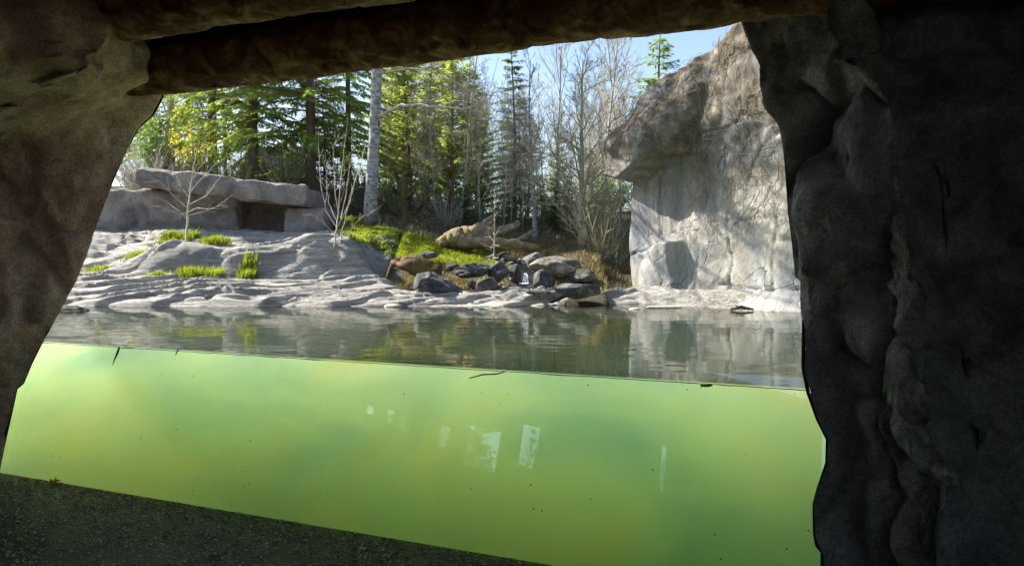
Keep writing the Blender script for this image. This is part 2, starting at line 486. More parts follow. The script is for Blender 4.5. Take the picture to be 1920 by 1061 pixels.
def shelf_z(x, w):
    y = w + shore(x)
    left = ss(-1.1, -1.9, x)
    z1 = 0.31 * max(0, min(1, w / 1.0)) ** 0.75 if w > 0 else w * 0.6
    hump = 0.66 * ss(1.25, 1.6 + 0.2 * n3(x * 1.3, 2), w) * ss(-7.4, -4.3, x + 0.9 * n3(w * 1.2, x * .7, 7)) * (.86 + .14 * math.sin(x * 2.1 + 1)) * ss(-1.95, -2.5, x)
    slope = 0.76 * ss(1.3, 3.9, w)
    lo = z1 + max(hump * (1 + 0.12 * n3(x * 0.9, w)), slope * (1.0)) + 0.05 * ss(2.2, 4, w)
    lip = (0.13 * ss(0, 0.25, w) if w > 0 else w * 0.6) - 0.5 * ss(0.5, 0.95, w)
    drop = 1.2 * ss(-2.05, -1.72, x) * ss(1.0, 1.35, w)
    z = lerp(lip, lo, left) - drop
    z += 0.05 * n3(x * 0.8, w * 1.1, 3)
    # flowing ridges, skewed along the slab
    q = Vector((x * 0.75, (w + 0.22 * x + 0.25 * n3(x * 0.7, w * 0.8, 4)) * 3.6, 2))
    r = 1 - abs(noise.noise(q)) * 2.4
    q2 = Vector((x * 1.6 + 9, (w - 0.15 * x + 0.2 * n3(x, w, 8)) * 6.5, 7))
    r2 = 1 - abs(noise.noise(q2)) * 2.4
    amp = ss(-0.15, 0.15, w)
    ph = (w - 0.26 * x + 0.5 * n3(x * 0.38, w * 0.6, 4) + .08 * n3(x * 1.3, w * 2.3, 14)) * 3.4
    f = ph - math.floor(ph); st = ss(0, .10, f) - f
    ph2 = (w - 0.10 * x + 0.4 * n3(x * 0.45, w * 0.8, 24)) * 7.5
    f2 = ph2 - math.floor(ph2); st2 = ss(0, .2, f2) - f2
    am = 0.45 + 0.55 * ss(-.25, .25, n3(x * .5, w * 1.4, 33)); am2 = ss(-.2, .3, n3(x * .6, w * 1.6, 43))
    z += amp * (0.095 * st * am + 0.05 * st2 * am2 + 0.020 * r + 0.016 * r2 - 0.02)
    z += 0.008 * n3(x * 9, w * 9)
    g1 = abs(n3(x * 0.30 + 3, (w - 0.28 * x + 0.35 * n3(x * 0.5, w * .6, 51)) * 2.8, 5)); g2 = abs(n3(x * 0.45 + 8, (w - 0.12 * x + 0.3 * n3(x * .6, w * .7, 61)) * 5.0, 15))
    z -= amp * (0.065 * math.exp(-(g1 / .04) ** 2) + 0.035 * math.exp(-(g2 / .05) ** 2))
    return z
XS = axis([(-10, -7, 0.08), (-7, 2, 0.032), (2, 6, 0.06)])
WS = axis([(-0.7, 0, 0.06), (0, 2.6, 0.019), (2.6, 5.0, 0.05)])
mb = MB(); mb.grid([[Vector((x, w + shore(x), shelf_z(x, w))) for x in XS] for w in WS])
tag(mb.build('rock_shelf', M['shelf']), kind='structure', label='pale layered rock shelf sloping down into the pond')
def top_z(x, y):
    return max(ground_z(x, y), shelf_z(x, y - shore(x)) if -0.7 < y - shore(x) < 5 else -9)

# ------------------------------------------------------------------ water
def gy(x, z=0.0, off=0.0): return 4 - off - 0.4175 * x + TILT_K * z
mb = MB()
x0, x1, zb = -8.5, 5.2, -1.9
mb.add([Vector((x0, gy(x0, 0, -.03), 0)), Vector((x1, gy(x1, 0, -.03), 0)), Vector((x1, 11.2, 0)), Vector((x0, 11.2, 0)),
        Vector((x0, gy(x0, zb, -.03), zb)), Vector((x1, gy(x1, zb, -.03), zb)), Vector((x1, 11.2, zb)), Vector((x0, 11.2, zb))],
       [(0,1,2,3),(4,7,6,5),(0,4,5,1),(1,5,6,2),(2,6,7,3),(3,7,4,0)])
tag(mb.build('water', M['water_volume'], smooth=False), kind='structure', label='murky lime green water filling the pond')
mb = MB()
mb.add([Vector((x0, gy(x0, 0, -.03), .004)), Vector((x1, gy(x1, 0, -.03), .004)), Vector((x1, 11.2, .004)), Vector((x0, 11.2, .004))], [(0,1,2,3)])
tag(mb.build('water_surface', M['water_surface'], smooth=False), kind='structure', label='calm reflective surface of the pond')

# underwater boulders: large, seen dimly through the murk
def facet_rock(mb, c, size, seed, sub=4, cuts=16, rough=0.06, rotz=0.0, lay=None):
    rnd = random.Random(seed)
    import bmesh
    bm = bmesh.new(); bmesh.ops.create_icosphere(bm, subdivisions=sub, radius=1.0)
    planes = []
    for _ in range(cuts):
        v = Vector((rnd.gauss(0, 1), rnd.gauss(0, 1), rnd.gauss(0, 1))).normalized()
        planes.append((v, rnd.uniform(0.55, 0.92)))
    cz, sz = math.cos(rotz), math.sin(rotz)
    vs = []
    for v in bm.verts:
        p = v.co.copy()
        for nrm, d in planes:
            e = p.dot(nrm) - d
            if e > 0: p -= nrm * e * 0.96
        p += v.co * (rough * fbm(p * 1.7 + Vector((seed, 0, 0)), 4))
        if lay: p += v.co * lay * (1 - abs(noise.noise(Vector((p.x * 1.2 + seed, p.y, p.z * 7 + p.x * 1.5)))) * 3)
        p = Vector((p.x * size[0], p.y * size[1], p.z * size[2]))
        vs.append(Vector((c[0] + p.x * cz - p.y * sz, c[1] + p.x * sz + p.y * cz, c[2] + p.z)))
    mb.add(vs, [[v.index for v in f.verts] for f in bm.faces])
    bm.free()
for i, (x, y, z, s, lab) in enumerate([
        (-1.9, 6.6, -1.25, (0.9, 0.6, 0.5), 'submerged boulder left of centre, a dim dark shape in the green water'),
        (0.0, 6.0, -1.25, (0.8, 0.5, 0.5), 'submerged boulder in the middle of the pond behind the glass'),
        (1.7, 5.3, -1.3, (0.6, 0.55, 0.55), 'submerged boulder near the right pillar behind the glass'),
        (-0.9, 8.2, -0.42, (0.8, 0.5, 0.3), 'submerged pale slab under the surface before the far shore')]):
    mb = MB(); facet_rock(mb, (x, y, z), s, 50 + i, 3)
    tag(mb.build('submerged_boulder', M['boulder_brown'], loc=(x, y, z)), lab, 'boulder')

# ------------------------------------------------------------------ shelter: floor, glass, pillars, beams, roof
mb = MB()
FX = axis([(-5.5, 4.0, 0.05)]); rows = []
for k in axis([(0.02, 1.6, 0.04), (1.6, 9.0, 0.3)]):
    rows.append([Vector((x, gy(x, -0.93, 0) - k, -0.93 - 0.10 * ss(0.0, 1.2, k) + 0.006 * n3(x * 5, k * 5) + 0.004 * n3(x * 30, k * 30))) for x in FX])
mb.grid(rows[::-1])
tag(mb.build('floor', M['agg']), kind='structure', label='dark exposed aggregate floor of the shelter')

win = empty('viewing_window', (0, gy(0, -0.93), -0.93), 'large tilted glass pane between the rock pillars, half of it under the green water line', 'window')
mb = MB()
def gp(x, z, off): return Vector((x, gy(x, z, off), z))
xa, xb, za, zt = -4.4, 1.85, -0.98, 2.2
mb.add([gp(xa, za, 0), gp(xb, za, 0), gp(xb, zt, 0), gp(xa, zt, 0)], [(0, 1, 2, 3)])
mb.add([gp(xa, za, -.025), gp(xb, za, -.025), gp(xb, zt, -.025), gp(xa, zt, -.025)], [(3, 2, 1, 0)])
mb.build('glass_pane', M['glass'], win, smooth=False)

LSIL = [(309,178),(303,192),(290,215),(262,240),(240,280),(215,335),(190,400),(170,455),(148,510),(125,560),(104,600),(82,640),(62,680),(46,718),(34,728),(27,760),(18,800),(9,840),(3,868),(-8,930)]
RSIL = [(1380,-20),(1384,30),(1395,62),(1408,90),(1423,120),(1423,160),(1434,205),(1460,235),(1468,290),(1472,340),(1476,400),(1483,455),(1490,518),(1506,528),(1502,600),(1501,690),(1510,735),(1528,785),(1547,823),(1546,868),(1530,915),(1522,945),(1523,1000),(1527,1022),(1537,1034),(1537,1090)]
def sil_world(S, off): return sorted([( on_glass(px, py, off).z, on_glass(px, py, off).x) for px, py in S])
def seal(S, inner):
    pts = []
    for (a, b), (c, d) in zip(S, S[1:]):
        for k in range(4):
            t = k / 4; pts.append(on_glass(a + (c - a) * t + inner, b + (d - b) * t, 0.015))
    return pts
mb = MB()
mb.tube(seal(LSIL, -4), [0.012] * len(seal(LSIL, 0)), 6)
mb.tube(seal(RSIL, 5), [0.009] * len(seal(RSIL, 0)), 6)
mb.tube([gp(x, -0.955, 0.0) for x in (-4.4, -2, 0, 1.85)], [0.022] * 4, 6)
mb.build('rubber_seal', M['rubber'], win)
mb = MB(); P = []
for i in range(300):
    x = -4.2 + i * .021; P.append(gp(x, .002 + .003 * n3(x * 6, 1) + .002 * n3(x * 31, 2), 0.004))
mb.tube(P, [.0022 + .003 * max(0, n3(i * .13, 5)) for i in range(300)], 5)
t = NT('dark meniscus'); mb.build('meniscus_line', t.fin((0.05, 0.07, 0.03), 0.6), win)  # dark meniscus line along the water edge, put in as a coloured tube
mb = MB(); rs = random.Random(8)
for _ in range(170):
    q = gp(rs.uniform(-3.6, 1.5), -.85 * rs.random() ** 1.3 - .02, 0.003); r_ = rs.choice((.0015, .002, .002, .003, .005))
    e1 = Vector((1, -.4175, 0)).normalized() * r_; e2 = Vector((0, 0, 1)) * r_ * rs.uniform(.5, 1.4)
    mb.add([q - e1, q - e2, q + e1, q + e2, q - Vector((.385, .92, 0)) * r_], [(0, 1, 4), (1, 2, 4), (2, 3, 4), (3, 0, 4)])
o = mb.build('specks', M['moss_bark'], win, smooth=False); o['kind'] = 'stuff'

def pillar(S, side, offs, zlo, zhi, disp):
    """offs: plan offsets from the silhouette point, first = edge, going inwards (towards the visitor side), last ones close the ring behind the glass line."""
    prof = sil_world(S, 0.03)
    rows = []
    nz = int((zhi - zlo) / 0.028)
    # dense plan path
    for i in range(nz + 1):
        z = zlo + (zhi - zlo) * i / nz
        gx = interp(prof, z)
        row = []
        kk = ss(1.3, 1.75, z) if side == 'l' else 0
        for idx, (dx, dy, n, wx) in enumerate(offs):
            if kk and idx in (1, 2, 3):
                tx, ty, tw_ = ((.0, -.25, 0), (.22, -1.2, 0), (-.9, -2.1, 0.3))[idx - 1]
                dx = lerp(dx, tx, kk); dy = lerp(dy, ty, kk); wx = lerp(wx, tw_, kk)
            row.append((gx * (1 - wx) + wx * offs_ref[side] + dx, gy(gx, z, 0.03) + dy, n))
        pts = []
        for (ax, ay, n), (bx, by, _) in zip(row, row[1:] + row[:1]):
            for k in range(n):
                t = k / n
                pts.append((ax + (bx - ax) * t, ay + (by - ay) * t))
        # smooth ring, keep the silhouette point itself
        L = len(pts)
        out = []
        for j, (x, y) in enumerate(pts):
            w = min(j, L - j)
            fade = ss(0, 9, w)
            nx = pts[(j + 1) % L][1] - pts[j - 1][1]; ny = -(pts[(j + 1) % L][0] - pts[j - 1][0])
            l = math.hypot(nx, ny) or 1
            s = -1 if side == 'l' else 1
            d = disp(x, y, z) * (0.12 + 0.88 * fade)
            out.append(Vector((x + s * nx / l * d, y + s * ny / l * d, z)))
        rows.append(out)
    mb = MB(); mb.grid(rows, closed=True)
    b = len(mb.v)
    mb.f.append(tuple(range(b - L, b)))
    mb.f.append(tuple(reversed(range(L))))
    return mb
offs_ref = {'l': -3.0, 'r': 1.35}
def disp_left(x, y, z):
    p = Vector((x, y, z))
    q = p + Vector((fbm(p * 0.8, 3), fbm(p * 0.8 + Vector((9, 0, 0)), 3), 0)) * 0.5
    c = cells(Vector((q.x * 0.95 + q.z * 0.45, q.y * 0.8, q.z * 0.75 - q.x * 0.35)))
    d = 0.10 * fbm(p, 3, 0.9) + 0.020 * fbm(p, 4, 6) + 0.08 * min(0.5, c) - 0.03 + facets(q, (1.1, 1.1, .75), .36, .06, .06) + facets(q, (3.1, 3.1, 2.3), .05, .012, .08, 5)
    d -= 0.07 * math.exp(-(c / 0.05) ** 2)
    d -= 0.03 * math.exp(-((z + 0.29 + 0.03 * math.sin(x * 3)) / 0.014) ** 2)
    return d
def disp_right(x, y, z):
    p = Vector((x, y, z))
    q = p + Vector((fbm(p * 0.9, 3), 0, fbm(p * 0.9 + Vector((9, 0, 0)), 3))) * 0.35
    c = cells(Vector((q.x * 1.9 + 3.3, q.y * 1.6, q.z * 0.85)))
    c2 = cells(Vector((q.x * 4.5, q.y * 4.5, q.z * 2.6 + q.x * 1.5)))
    d = 0.14 * fbm(p, 3, 1.3) + 0.020 * fbm(p, 4, 7) + 0.10 * min(0.5, c) - 0.04 + facets(q, (2.4, 2.4, 1.1), .21, .045, .14) + facets(q, (5, 5, 3.2), .06, .02, .1, 5)
    d -= 0.05 * math.exp(-(c / 0.05) ** 2)
    d -= 0.05 * math.exp(-((z + 0.02 + 0.1 * (x - 1.6)) / 0.03) ** 2)
    return d
# dx, dy, samples to the next point, weight of the vertical reference line
LO = [(0, 0, 8, 0), (-0.10, -0.12, 30, 0), (-0.95, -0.55, 26, 0.2), (-1.5, -1.9, 10, 0.7), (-1.6, -3.6, 3, 1), (-2.3, -3.4, 3, 1), (-2.6, 0.2, 8, 0.8), (-0.35, 0.22, 6, 0)]
mb = pillar(LSIL, 'l', LO, -1.15, 2.75, disp_left)
tag(mb.build('rock_pillar', M['cave'], loc=(-3.8, 5.0, -1.0)), 'broad warm brown rock pillar framing the left side of the window', 'rock pillar')
RO = [(0, 0, 8, 0), (0.06, -0.14, 20, 0), (0.15, -0.44, 12, 0.1), (0.24, -0.60, 10, 0.3), (0.36, -0.52, 12, 0.5), (0.50, -0.38, 14, 0.6), (0.95, -0.62, 12, 0.7), (1.05, -1.1, 12, 1), (1.05, -1.9, 10, 1), (1.0, -3.6, 3, 1), (2.2, -3.4, 3, 1), (2.6, 0.9, 8, 1), (0.36, 0.55, 6, 0)]
mb = pillar(RSIL, 'r', RO, -1.15, 2.75, disp_right)
tag(mb.build('rock_pillar', M['cave_dark'], loc=(1.9, 3.0, -1.0)), 'dark damp rock pillar with deep cracks framing the right side of the window', 'rock pillar')

# log beams across the opening
def log_beam(off, zc, r, seed, s0, label):
    rows = []
    d = Vector((1, -0.4175, 0)).normalized(); nn = Vector((0.4175, 1, 0)).normalized()
    n = 40
    for i in range(int((4.2 - s0) / .036)):
        s = s0 + i * 0.036
        c = Vector((0, gy(0, 0, 0) , 0)) + d * s - nn * off
        c.z = zc + 0.015 * math.sin(s * 1.3 + seed) + 0.012 * n3(s * 2, seed)
        rr = r * (1 + 0.03 * math.sin(s * 0.9 + seed))
        row = []
        for j in range(n):
            a = 2 * math.pi * j / n
            e = nn * math.cos(a) + Vector((0, 0, 1)) * math.sin(a)
            p = c + e * rr
            k = Vector((s * 2.2, math.cos(a) * 1.1 + seed, math.sin(a) * 1.1))
            h = 0.012 * fbm(Vector((s * 0.9, math.cos(a) * 3 + seed, math.sin(a) * 3)), 4, 1.6) + 0.008 * fbm(k, 3, 3.5) - 0.014 * max(0, 1 - abs(noise.noise(Vector((s * 5 + 2.0 * math.sin(a), math.cos(a) * 1.3 + seed, math.sin(a) * 1.3)))) * 6)
            row.append(p + e * h)
        rows.append(row)
    mb = MB(); mb.grid(rows, closed=True)
    b = len(mb.v); mb.f.append(tuple(range(n))); mb.f.append(tuple(reversed(range(b - n, b))))
    o = mb.build('log_beam', M['log'], loc=(0, 4 - off, zc))
    return tag(o, label, 'log beam', 'logs spanning the shelter roof')
log_beam(-0.12, 1.93, 0.17, 1, -3.2, 'reddish brown log lying directly over the glass, lowest and farthest of the roof logs')
log_beam(0.47, 2.10, 0.19, 4, -2.8, 'second roof log, nearer than the log over the glass, its rough edge lit')
log_beam(1.05, 2.2, 0.22, 8, -2.2, 'third roof log, dark and overhead at the top edge')
mb = MB()
d = Vector((1, -0.4175, 0)).normalized(); nn = Vector((0.4175, 1, 0)).normalized()
def slab(mb, s0, s1, o0, o1, z0, z1):
    c = Vector((0, 4, 0)); vs = []
    for z in (z0, z1):
        for s, o in ((s0, o0), (s1, o0), (s1, o1), (s0, o1)):
            p = c + d * s - nn * o; p.z = z; vs.append(p)
    mb.add(vs, [(0,1,2,3),(7,6,5,4),(0,4,5,1),(1,5,6,2),(2,6,7,3),(3,7,4,0)])
slab(mb, -6.2, 5.4, -0.30, 8.2, 2.36, 2.5)
slab(mb, -6.2, 5.4, -0.42, -0.26, 1.93, 2.36)  # added board behind the lowest log, shutting out light from the gap
tag(mb.build('shelter_roof', M['timber'], loc=(0, 0, 2.26), smooth=False), 'dark roof deck lying above the log beams', 'roof')
# rear wall of the shelter with openings: seen as bright patches mirrored in the glass
RA = Vector((-5.5, 2.0)); RB = Vector((-2.5, -5.0)); RW = RB - RA; RLn = RW.length
def wallbox(mb, u0, u1, z0, z1, th=0.22):
    t = RW.normalized(); nrm = Vector((t.y, -t.x))
    vs = []
    for z in (z0, z1):
        for u, k in ((u0, 0), (u1, 0), (u1, th), (u0, th)):
            p = RA + RW * u - nrm * k; vs.append(Vector((p.x, p.y, z)))
    mb.add(vs, [(0,3,2,1),(4,5,6,7),(0,1,5,4),(1,2,6,5),(2,3,7,6),(3,0,4,7)])
mb = MB()
OPEN = [(0.085, 0.10, 0.48, 0.62), (0.12, 0.135, 0.42, 0.62), (0.145, 0.162, 0.35, 0.6), (0.215, 0.24, 0.25, 0.58), (0.265, 0.335, 0.1, 0.66), (0.365, 0.41, 0.25, 0.84), (0.655, 0.685, 0.3, 1.0)]
u = -0.25
for (a, b, z0, z1) in OPEN:
    wallbox(mb, u, a, -1.1, 2.26); wallbox(mb, a, b, -1.1, z0); wallbox(mb, a, b, z1, 2.26); u = b
wallbox(mb, u, 1.05, -1.1, 2.26)
mb.box((-2.6, -6.9, -1.1), (1.3, -6.65, 2.26))  # unseen back wall, its length shaped to limit the light from behind
tag(mb.build('shelter_wall', M['timber'], loc=(-4, -1.5, -1.1), smooth=False), 'dark timber shelter wall with narrow openings, mirrored as bright patches in the glass', 'wall')

# fallen orange leaf and twigs on the sill / glass
def flat_leaf(c, s, rz, name, label):
    mb = MB(); vs = []
    n = 10
    for i in range(n):
        a = rz + 2 * math.pi * i / n
        r = s * (1.0 if i % 2 == 0 else 0.42) * (1.15 if i == 0 else 1)
        vs.append(Vector((c[0] + r * math.cos(a), c[1] + r * math.sin(a), c[2] + 0.012 + 0.012 * (i % 3))))
    vs.append(Vector((c[0], c[1], c[2] + 0.004)))
    mb.add(vs, [(i, (i + 1) % n, n) for i in range(n)])
    mb.tube([Vector(c) + Vector((0, 0, .006)), Vector(c) + Vector((s * 1.5, -s * .6, .01))], [0.0015, 0.001], 4)
    tag(mb.build(name, M['autumn'], loc=c, smooth=False), label, 'leaf')
p = on_glass(110, 880, 0.02); flat_leaf((p.x, gy(p.x, -0.93, 0.05), -0.925), 0.038, 0.6, 'fallen_leaf', 'small orange fallen leaf lying on the sill at the left end of the glass')
def stick(pts, rad, label, extra=()):
    mb = MB(); mb.tube(pts, rad, 5)
    for e, r in extra: mb.tube(e, r, 4)
    tag(mb.build('twig', M['spruce_bark'], loc=pts[0]), label, 'twig')
G = lambda px, py: on_glass(px, py, 0.012)
stick([G(880, 709), G(905, 702), G(930, 701), G(946, 697)], [0.003, 0.004, 0.004, 0.003], 'thin dark twig stuck at the water line in the middle of the glass')
stick([G(224, 650), G(220, 662), G(214, 676), G(211, 685)], [0.006, 0.008, 0.004, 0.001], 'brown wisp of debris hanging below the water line at the left', [([G(224, 652), G(219, 665)], [0.004, 0.003])])
stick([G(334, 655), G(331, 661), G(329, 667)], [0.005, 0.004, 0.001], 'tiny dark scrap of debris on the water line right of the hanging wisp')
stick([G(1313, 722), G(1323, 723), G(1336, 722)], [0.004, 0.007, 0.004], 'dark clump of debris floating at the water line near the right pillar', [([G(1316, 723), G(1315, 728)], [0.003, 0.001]), ([G(1329, 723), G(1330, 727)], [0.003, 0.001])])
# loose grit on the sill
mb = MB(); rnd = random.Random(3)
for _ in range(2600):
    x = rnd.uniform(-3.9, 1.3); k = rnd.random() ** 1.5 * 1.2 + 0.03
    c = Vector((x, gy(x, -0.93) - k, -0.93 - 0.10 * ss(0, 1.2, k) + 0.002)); s = rnd.uniform(0.005, 0.017)
    a = rnd.uniform(0, 6.3); e = Vector((math.cos(a), math.sin(a), 0)) * s; f = Vector((-math.sin(a), math.cos(a), 0)) * s * rnd.uniform(.5, .9)
    h = Vector((0, 0, s * .5))
    mb.add([c - e, c - f, c + e, c + f, c - e * .5 - f * .3 + h, c + e * .5 - f * .3 + h, c + e * .4 + f * .4 + h, c - e * .4 + f * .4 + h],
           [(0,1,5,4),(1,2,5),(2,6,5),(2,3,6),(3,7,6),(3,0,7),(0,4,7),(4,5,6,7)])
t = NT('grit'); oi = t.noise(60, 2)
M['grit'] = t.fin(t.ramp(oi, [(0.35, (0.08, 0.08, 0.06)), (0.5, (0.24, 0.23, 0.18)), (0.65, (0.55, 0.52, 0.42))]), 0.6)
tag(mb.build('gravel', M['grit']), 'small pebbles set in the dark sill below the glass', 'gravel', kind='stuff')

# ------------------------------------------------------------------ the big cliff on the right
CA = Vector((1.74, 11.3, 0)); CD = Vector((0.543, -0.84, 0)); CN = Vector((-0.84, -0.543, 0))
TOP = [(-2.6, 2.4), (-1.2, 2.5), (-0.3, 2.5), (0.0, 2.72), (0.5, 3.0), (1.0, 3.24), (1.5, 3.36), (2.0, 3.5), (2.3, 3.62), (3, 3.9), (4.6, 4.3)]
CRACKS = [[(2.05, .1), (2.1, .6), (2.02, 1.1), (2.0, 1.6), (1.9, 2.0)], [(2.78, 0), (2.76, .6), (2.8, 1.1), (2.72, 1.5), (2.55, 1.8)],
          [(2.95, .1), (2.92, .5), (2.97, .9)], [(1.05, 1.02), (1.8, 1.13), (2.3, 1.12), (3.0, 1.16), (4.2, 1.2)],
          [(.0, .70), (.5, .78), (1.1, .9)], [(1.5, .15), (1.55, .6), (1.62, 1.0), (1.6, 1.5)], [(.8, .95), (.78, 1.4), (.84, 1.85)],
          [(1.6, 2.3), (2.3, 2.4), (3.2, 2.35)], [(1.9, .3), (2.5, .25), (3.6, .3)], [(2.3, 1.6), (2.5, 2.0), (2.9, 2.2)]]
def segd(p, a, b):
    ax, ay = a; bx, by = b; dx, dy = bx - ax, by - ay
    t = max(0, min(1, ((p[0] - ax) * dx + (p[1] - ay) * dy) / (dx * dx + dy * dy)))
    return math.hypot(p[0] - ax - t * dx, p[1] - ay - t * dy)
ZB = [(-3, 1.9), (-0.5, 1.85), (-0.05, 1.84), (0.2, 1.74), (0.6, 1.84), (1.0, 1.98), (1.3, 2.12), (1.45, 2.4), (1.7, 2.8)]
def cliff_pt(q, z):
    w = 0.22
    s = .5 * (q + math.sqrt(q * q + w * w)); b = .5 * (-q + math.sqrt(q * q + w * w))
    P = CA + CD * (s - .1 + .14 * b) - CN * b
    k = .5 * (1 + q / math.sqrt(q * q + w * w))
    N = (CN * k - CD * (1 - k)).normalized()
    p = P + Vector((0, 0, z))
    zb = interp(ZB, q) + 0.06 * n3(q * 4, 1)
    hood = ss(0, 0.10, z - zb) * ss(1.65, 1.15, q)
    top = interp(TOP, q)
    o = 0.46 * hood * (1 - 0.75 * ss(lerp(.3, .8, ss(-.1, .6, q)), 0, top - z))
    o += 0.10 * ss(0.9, 0.0, abs(z - 1.0)) * ss(0.5, -0.2, q)
    o += 0.16 * ss(0.25, 0.0, z) * ss(1.2, 1.8, q)                    # foot flare
    bul = ss(.2, .95, q) * ss(1.4, 1.15, q)
    zt_ = .55 + .36 * ss(.2, 1.1, q)
    o += 0.22 * ss(zt_ + .05, zt_ - .05, z) * bul * (.5 + .5 * ss(0, zt_, z))
    o += 0.14 * ss(2.0, 3.4, z) * ss(1.6, 2.4, q)
    o -= 0.12 * ss(0.95, 1.15, q) * ss(1.5, 1.25, q) * ss(1.0, 1.3, z)
    v = Vector((P.x, P.y, z))
    up = ss(1.7, 2.3, z)
    o += (0.13 + .03 * up) * fbm(v, 2, 0.8)
    up = ss(1.7, 2.3, z)
    v2 = v + Vector((0.3, 0.1, 0.4)) * fbm(v, 2, 1.7)
    o += (0.0 + 0.07 * up) * min(0.5, cells(Vector((v2.x * 1.9, v2.y * 1.9, v2.z * 1.1)))) - 0.03
    o += (0.010 + 0.012 * up) * fbm(v, 4, 4.5)
    o += facets(v2, (1.5, 1.5, 1.3), .05 + .13 * up, .01 + .03 * up, .12) * 1.0
    for cr in CRACKS:
        dmin = min(segd((q + 0.04 * n3(z * 4, q), z + 0.04 * n3(q * 4, z, 3)), a, c2) for a, c2 in zip(cr, cr[1:]))
        if dmin < .1: o -= 0.04 * math.exp(-(dmin / 0.011) ** 2) * ss(-.5, -.1, n3(q * 2.1, z * 2.1, 6))
    # shift overhang of the slanted top back so that the profile falls away
    return P + N * o + Vector((0, 0, z)), N
qs = axis([(-2.6, -0.6, 0.1), (-0.6, 2.8, 0.024), (2.8, 4.6, 0.08)])
cols = []
NZ = 150
rows = []
for i in range(NZ + 1):
    t = i / NZ
    rows.append([cliff_pt(q, -0.5 + (interp(TOP, q) + 0.025 * n3(q * 3, 5) + 0.5) * t)[0] for q in qs])
last = rows[-1]
for (bk, dz) in ((0.05, 0.02), (0.15, 0.05), (0.4, 0.10), (0.8, 0.16), (1.3, 0.18), (1.9, 0.1), (2.4, -0.5), (2.6, -2.0), (2.6, -5.2)):
    rows.append([Vector((p.x - CN.x * bk * k, p.y - CN.y * bk * k, max(-1, p.z + dz + .04 * n3(p.x * 3, p.y * 3, bk)))) for p, q in zip(last, qs) for k in (ss(-2.7, 0.2, q),)])
mb = MB(); mb.grid([r[::-1] for r in rows])
tag(mb.build('cliff', M['cliff'], loc=(2.2, 9.6, 0)), 'tall grey artificial rock wall with a brown overhanging hood and vines', 'rock wall')

mb = MB(); rnd = random.Random(11)
for i in range(300):
    up = rnd.random() < .72
    q = rnd.uniform(.2, 3.4); z = rnd.uniform(1.6, 3.9) if up else rnd.uniform(1.0, 2.2)
    if not up: q = rnd.uniform(1.4, 3.4)
    z = min(z, interp(TOP, q) + 0.02)
    pts = []; a = rnd.uniform(math.pi, 2 * math.pi); n = rnd.randint(6, 16)
    off = rnd.uniform(.02, .07)
    for k in range(n):
        P, N = cliff_pt(q, z); pts.append(P + N * (off + .02 * math.sin(k)))
        a += rnd.uniform(-.55, .55); a = lerp(a, 1.5 * math.pi, .08)
        q += .06 * math.cos(a); z += .06 * math.sin(a)
        if z < .9: break
    if len(pts) > 3:
        r = rnd.uniform(.0025, .006); mb.tube(pts, [r * (1 - .6 * k / len(pts)) for k in range(len(pts))], 3, False)
tag(mb.build('dry_vines', M['vine'], loc=(2.2, 9.6, 1)), 'tangle of leafless dry vines trailing over the cliff', 'vines', kind='stuff')

# ------------------------------------------------------------------ ledge at the left
def rocky_box(mb, c0, c1, seed, amp=0.05, res=0.09, bev=0.08, shear=(0, 0), topcurve=None):
    lo = Vector(c0); hi = Vector(c1); dims = hi - lo; ctr = (lo + hi) / 2
    ns = [max(3, int(dims[i] / res)) for i in range(3)]
    def P(p):
        q = p - ctr; h = dims / 2
        # rounded edges: shrink near the edges
        e = [max(0.0, abs(q[i]) - (h[i] - bev)) for i in range(3)]
        l = math.sqrt(sum(x * x for x in e))
        if l > bev:
            k = bev / l
            q = Vector([math.copysign(h[i] - bev + e[i] * k, q[i]) if e[i] > 0 else q[i] for i in range(3)])
        w = ctr + q
        nrm = Vector((q.x / h.x, q.y / h.y, q.z / h.z)).normalized()
        s = Vector((seed * 3.1, 0, 0))
        w2 = w + nrm * (facets(w + s, (.9, .9, 1.3), .14, .03) + amp * fbm(w + s, 4, 1.6) + amp * 1.3 * (min(.5, cells((w + s) * 1.1)) - .25) - amp * .9 * math.exp(-(cells((w + s) * 1.1) / .05) ** 2))
        w2.z += (w.x - lo.x) / dims.x * shear[0]
        w2.y += (w.x - lo.x) / dims.x * shear[1]
        return w2
    for ax in range(3):
        a, b = [(1, 2), (2, 0), (0, 1)][ax]
        for sgn in (0, 1):
            rows = []
            for i in range(ns[a] + 1):
                r = []
                for j in range(ns[b] + 1):
                    p = Vector((0, 0, 0)); p[ax] = hi[ax] if sgn else lo[ax]
                    p[a] = lo[a] + dims[a] * i / ns[a]; p[b] = lo[b] + dims[b] * j / ns[b]
                    r.append(P(p))
                rows.append(r)
            if sgn: rows = rows
            else: rows = [r[::-1] for r in rows]
            # (i,j) orientation gives outward normals for sgn=1 after flip below
            mb.grid([r[::-1] for r in rows])
ledge = empty('rock_ledge', (-5.5, 14.3, 1.0), 'long grey rock ledge with a flat overhanging top slab above the shelf', 'rock ledge')
mb = MB(); rocky_box(mb, (-6.95, 13.5, 1.97), (-3.75, 15.3, 2.36), 1, 0.05, 0.06, 0.07, (-0.38, 0)); mb.build('top_slab', M['ledge'], ledge)
mb = MB(); rocky_box(mb, (-8.6, 14.05, 0.7), (-5.2, 15.3, 1.98), 2, 0.07, 0.07, 0.1); mb.build('lower_wall', M['ledge'], ledge)
mb = MB(); rocky_box(mb, (-5.3, 14.75, 0.7), (-3.9, 15.4, 1.8), 3, 0.05, 0.08, 0.06); mb.build('back_wall', M['ledge'], ledge)
mb = MB(); rocky_box(mb, (-4.25, 13.75, 0.75), (-3.45, 15.2, 1.62), 4, 0.06, 0.06, 0.1); mb.build('support_block', M['ledge'], ledge)

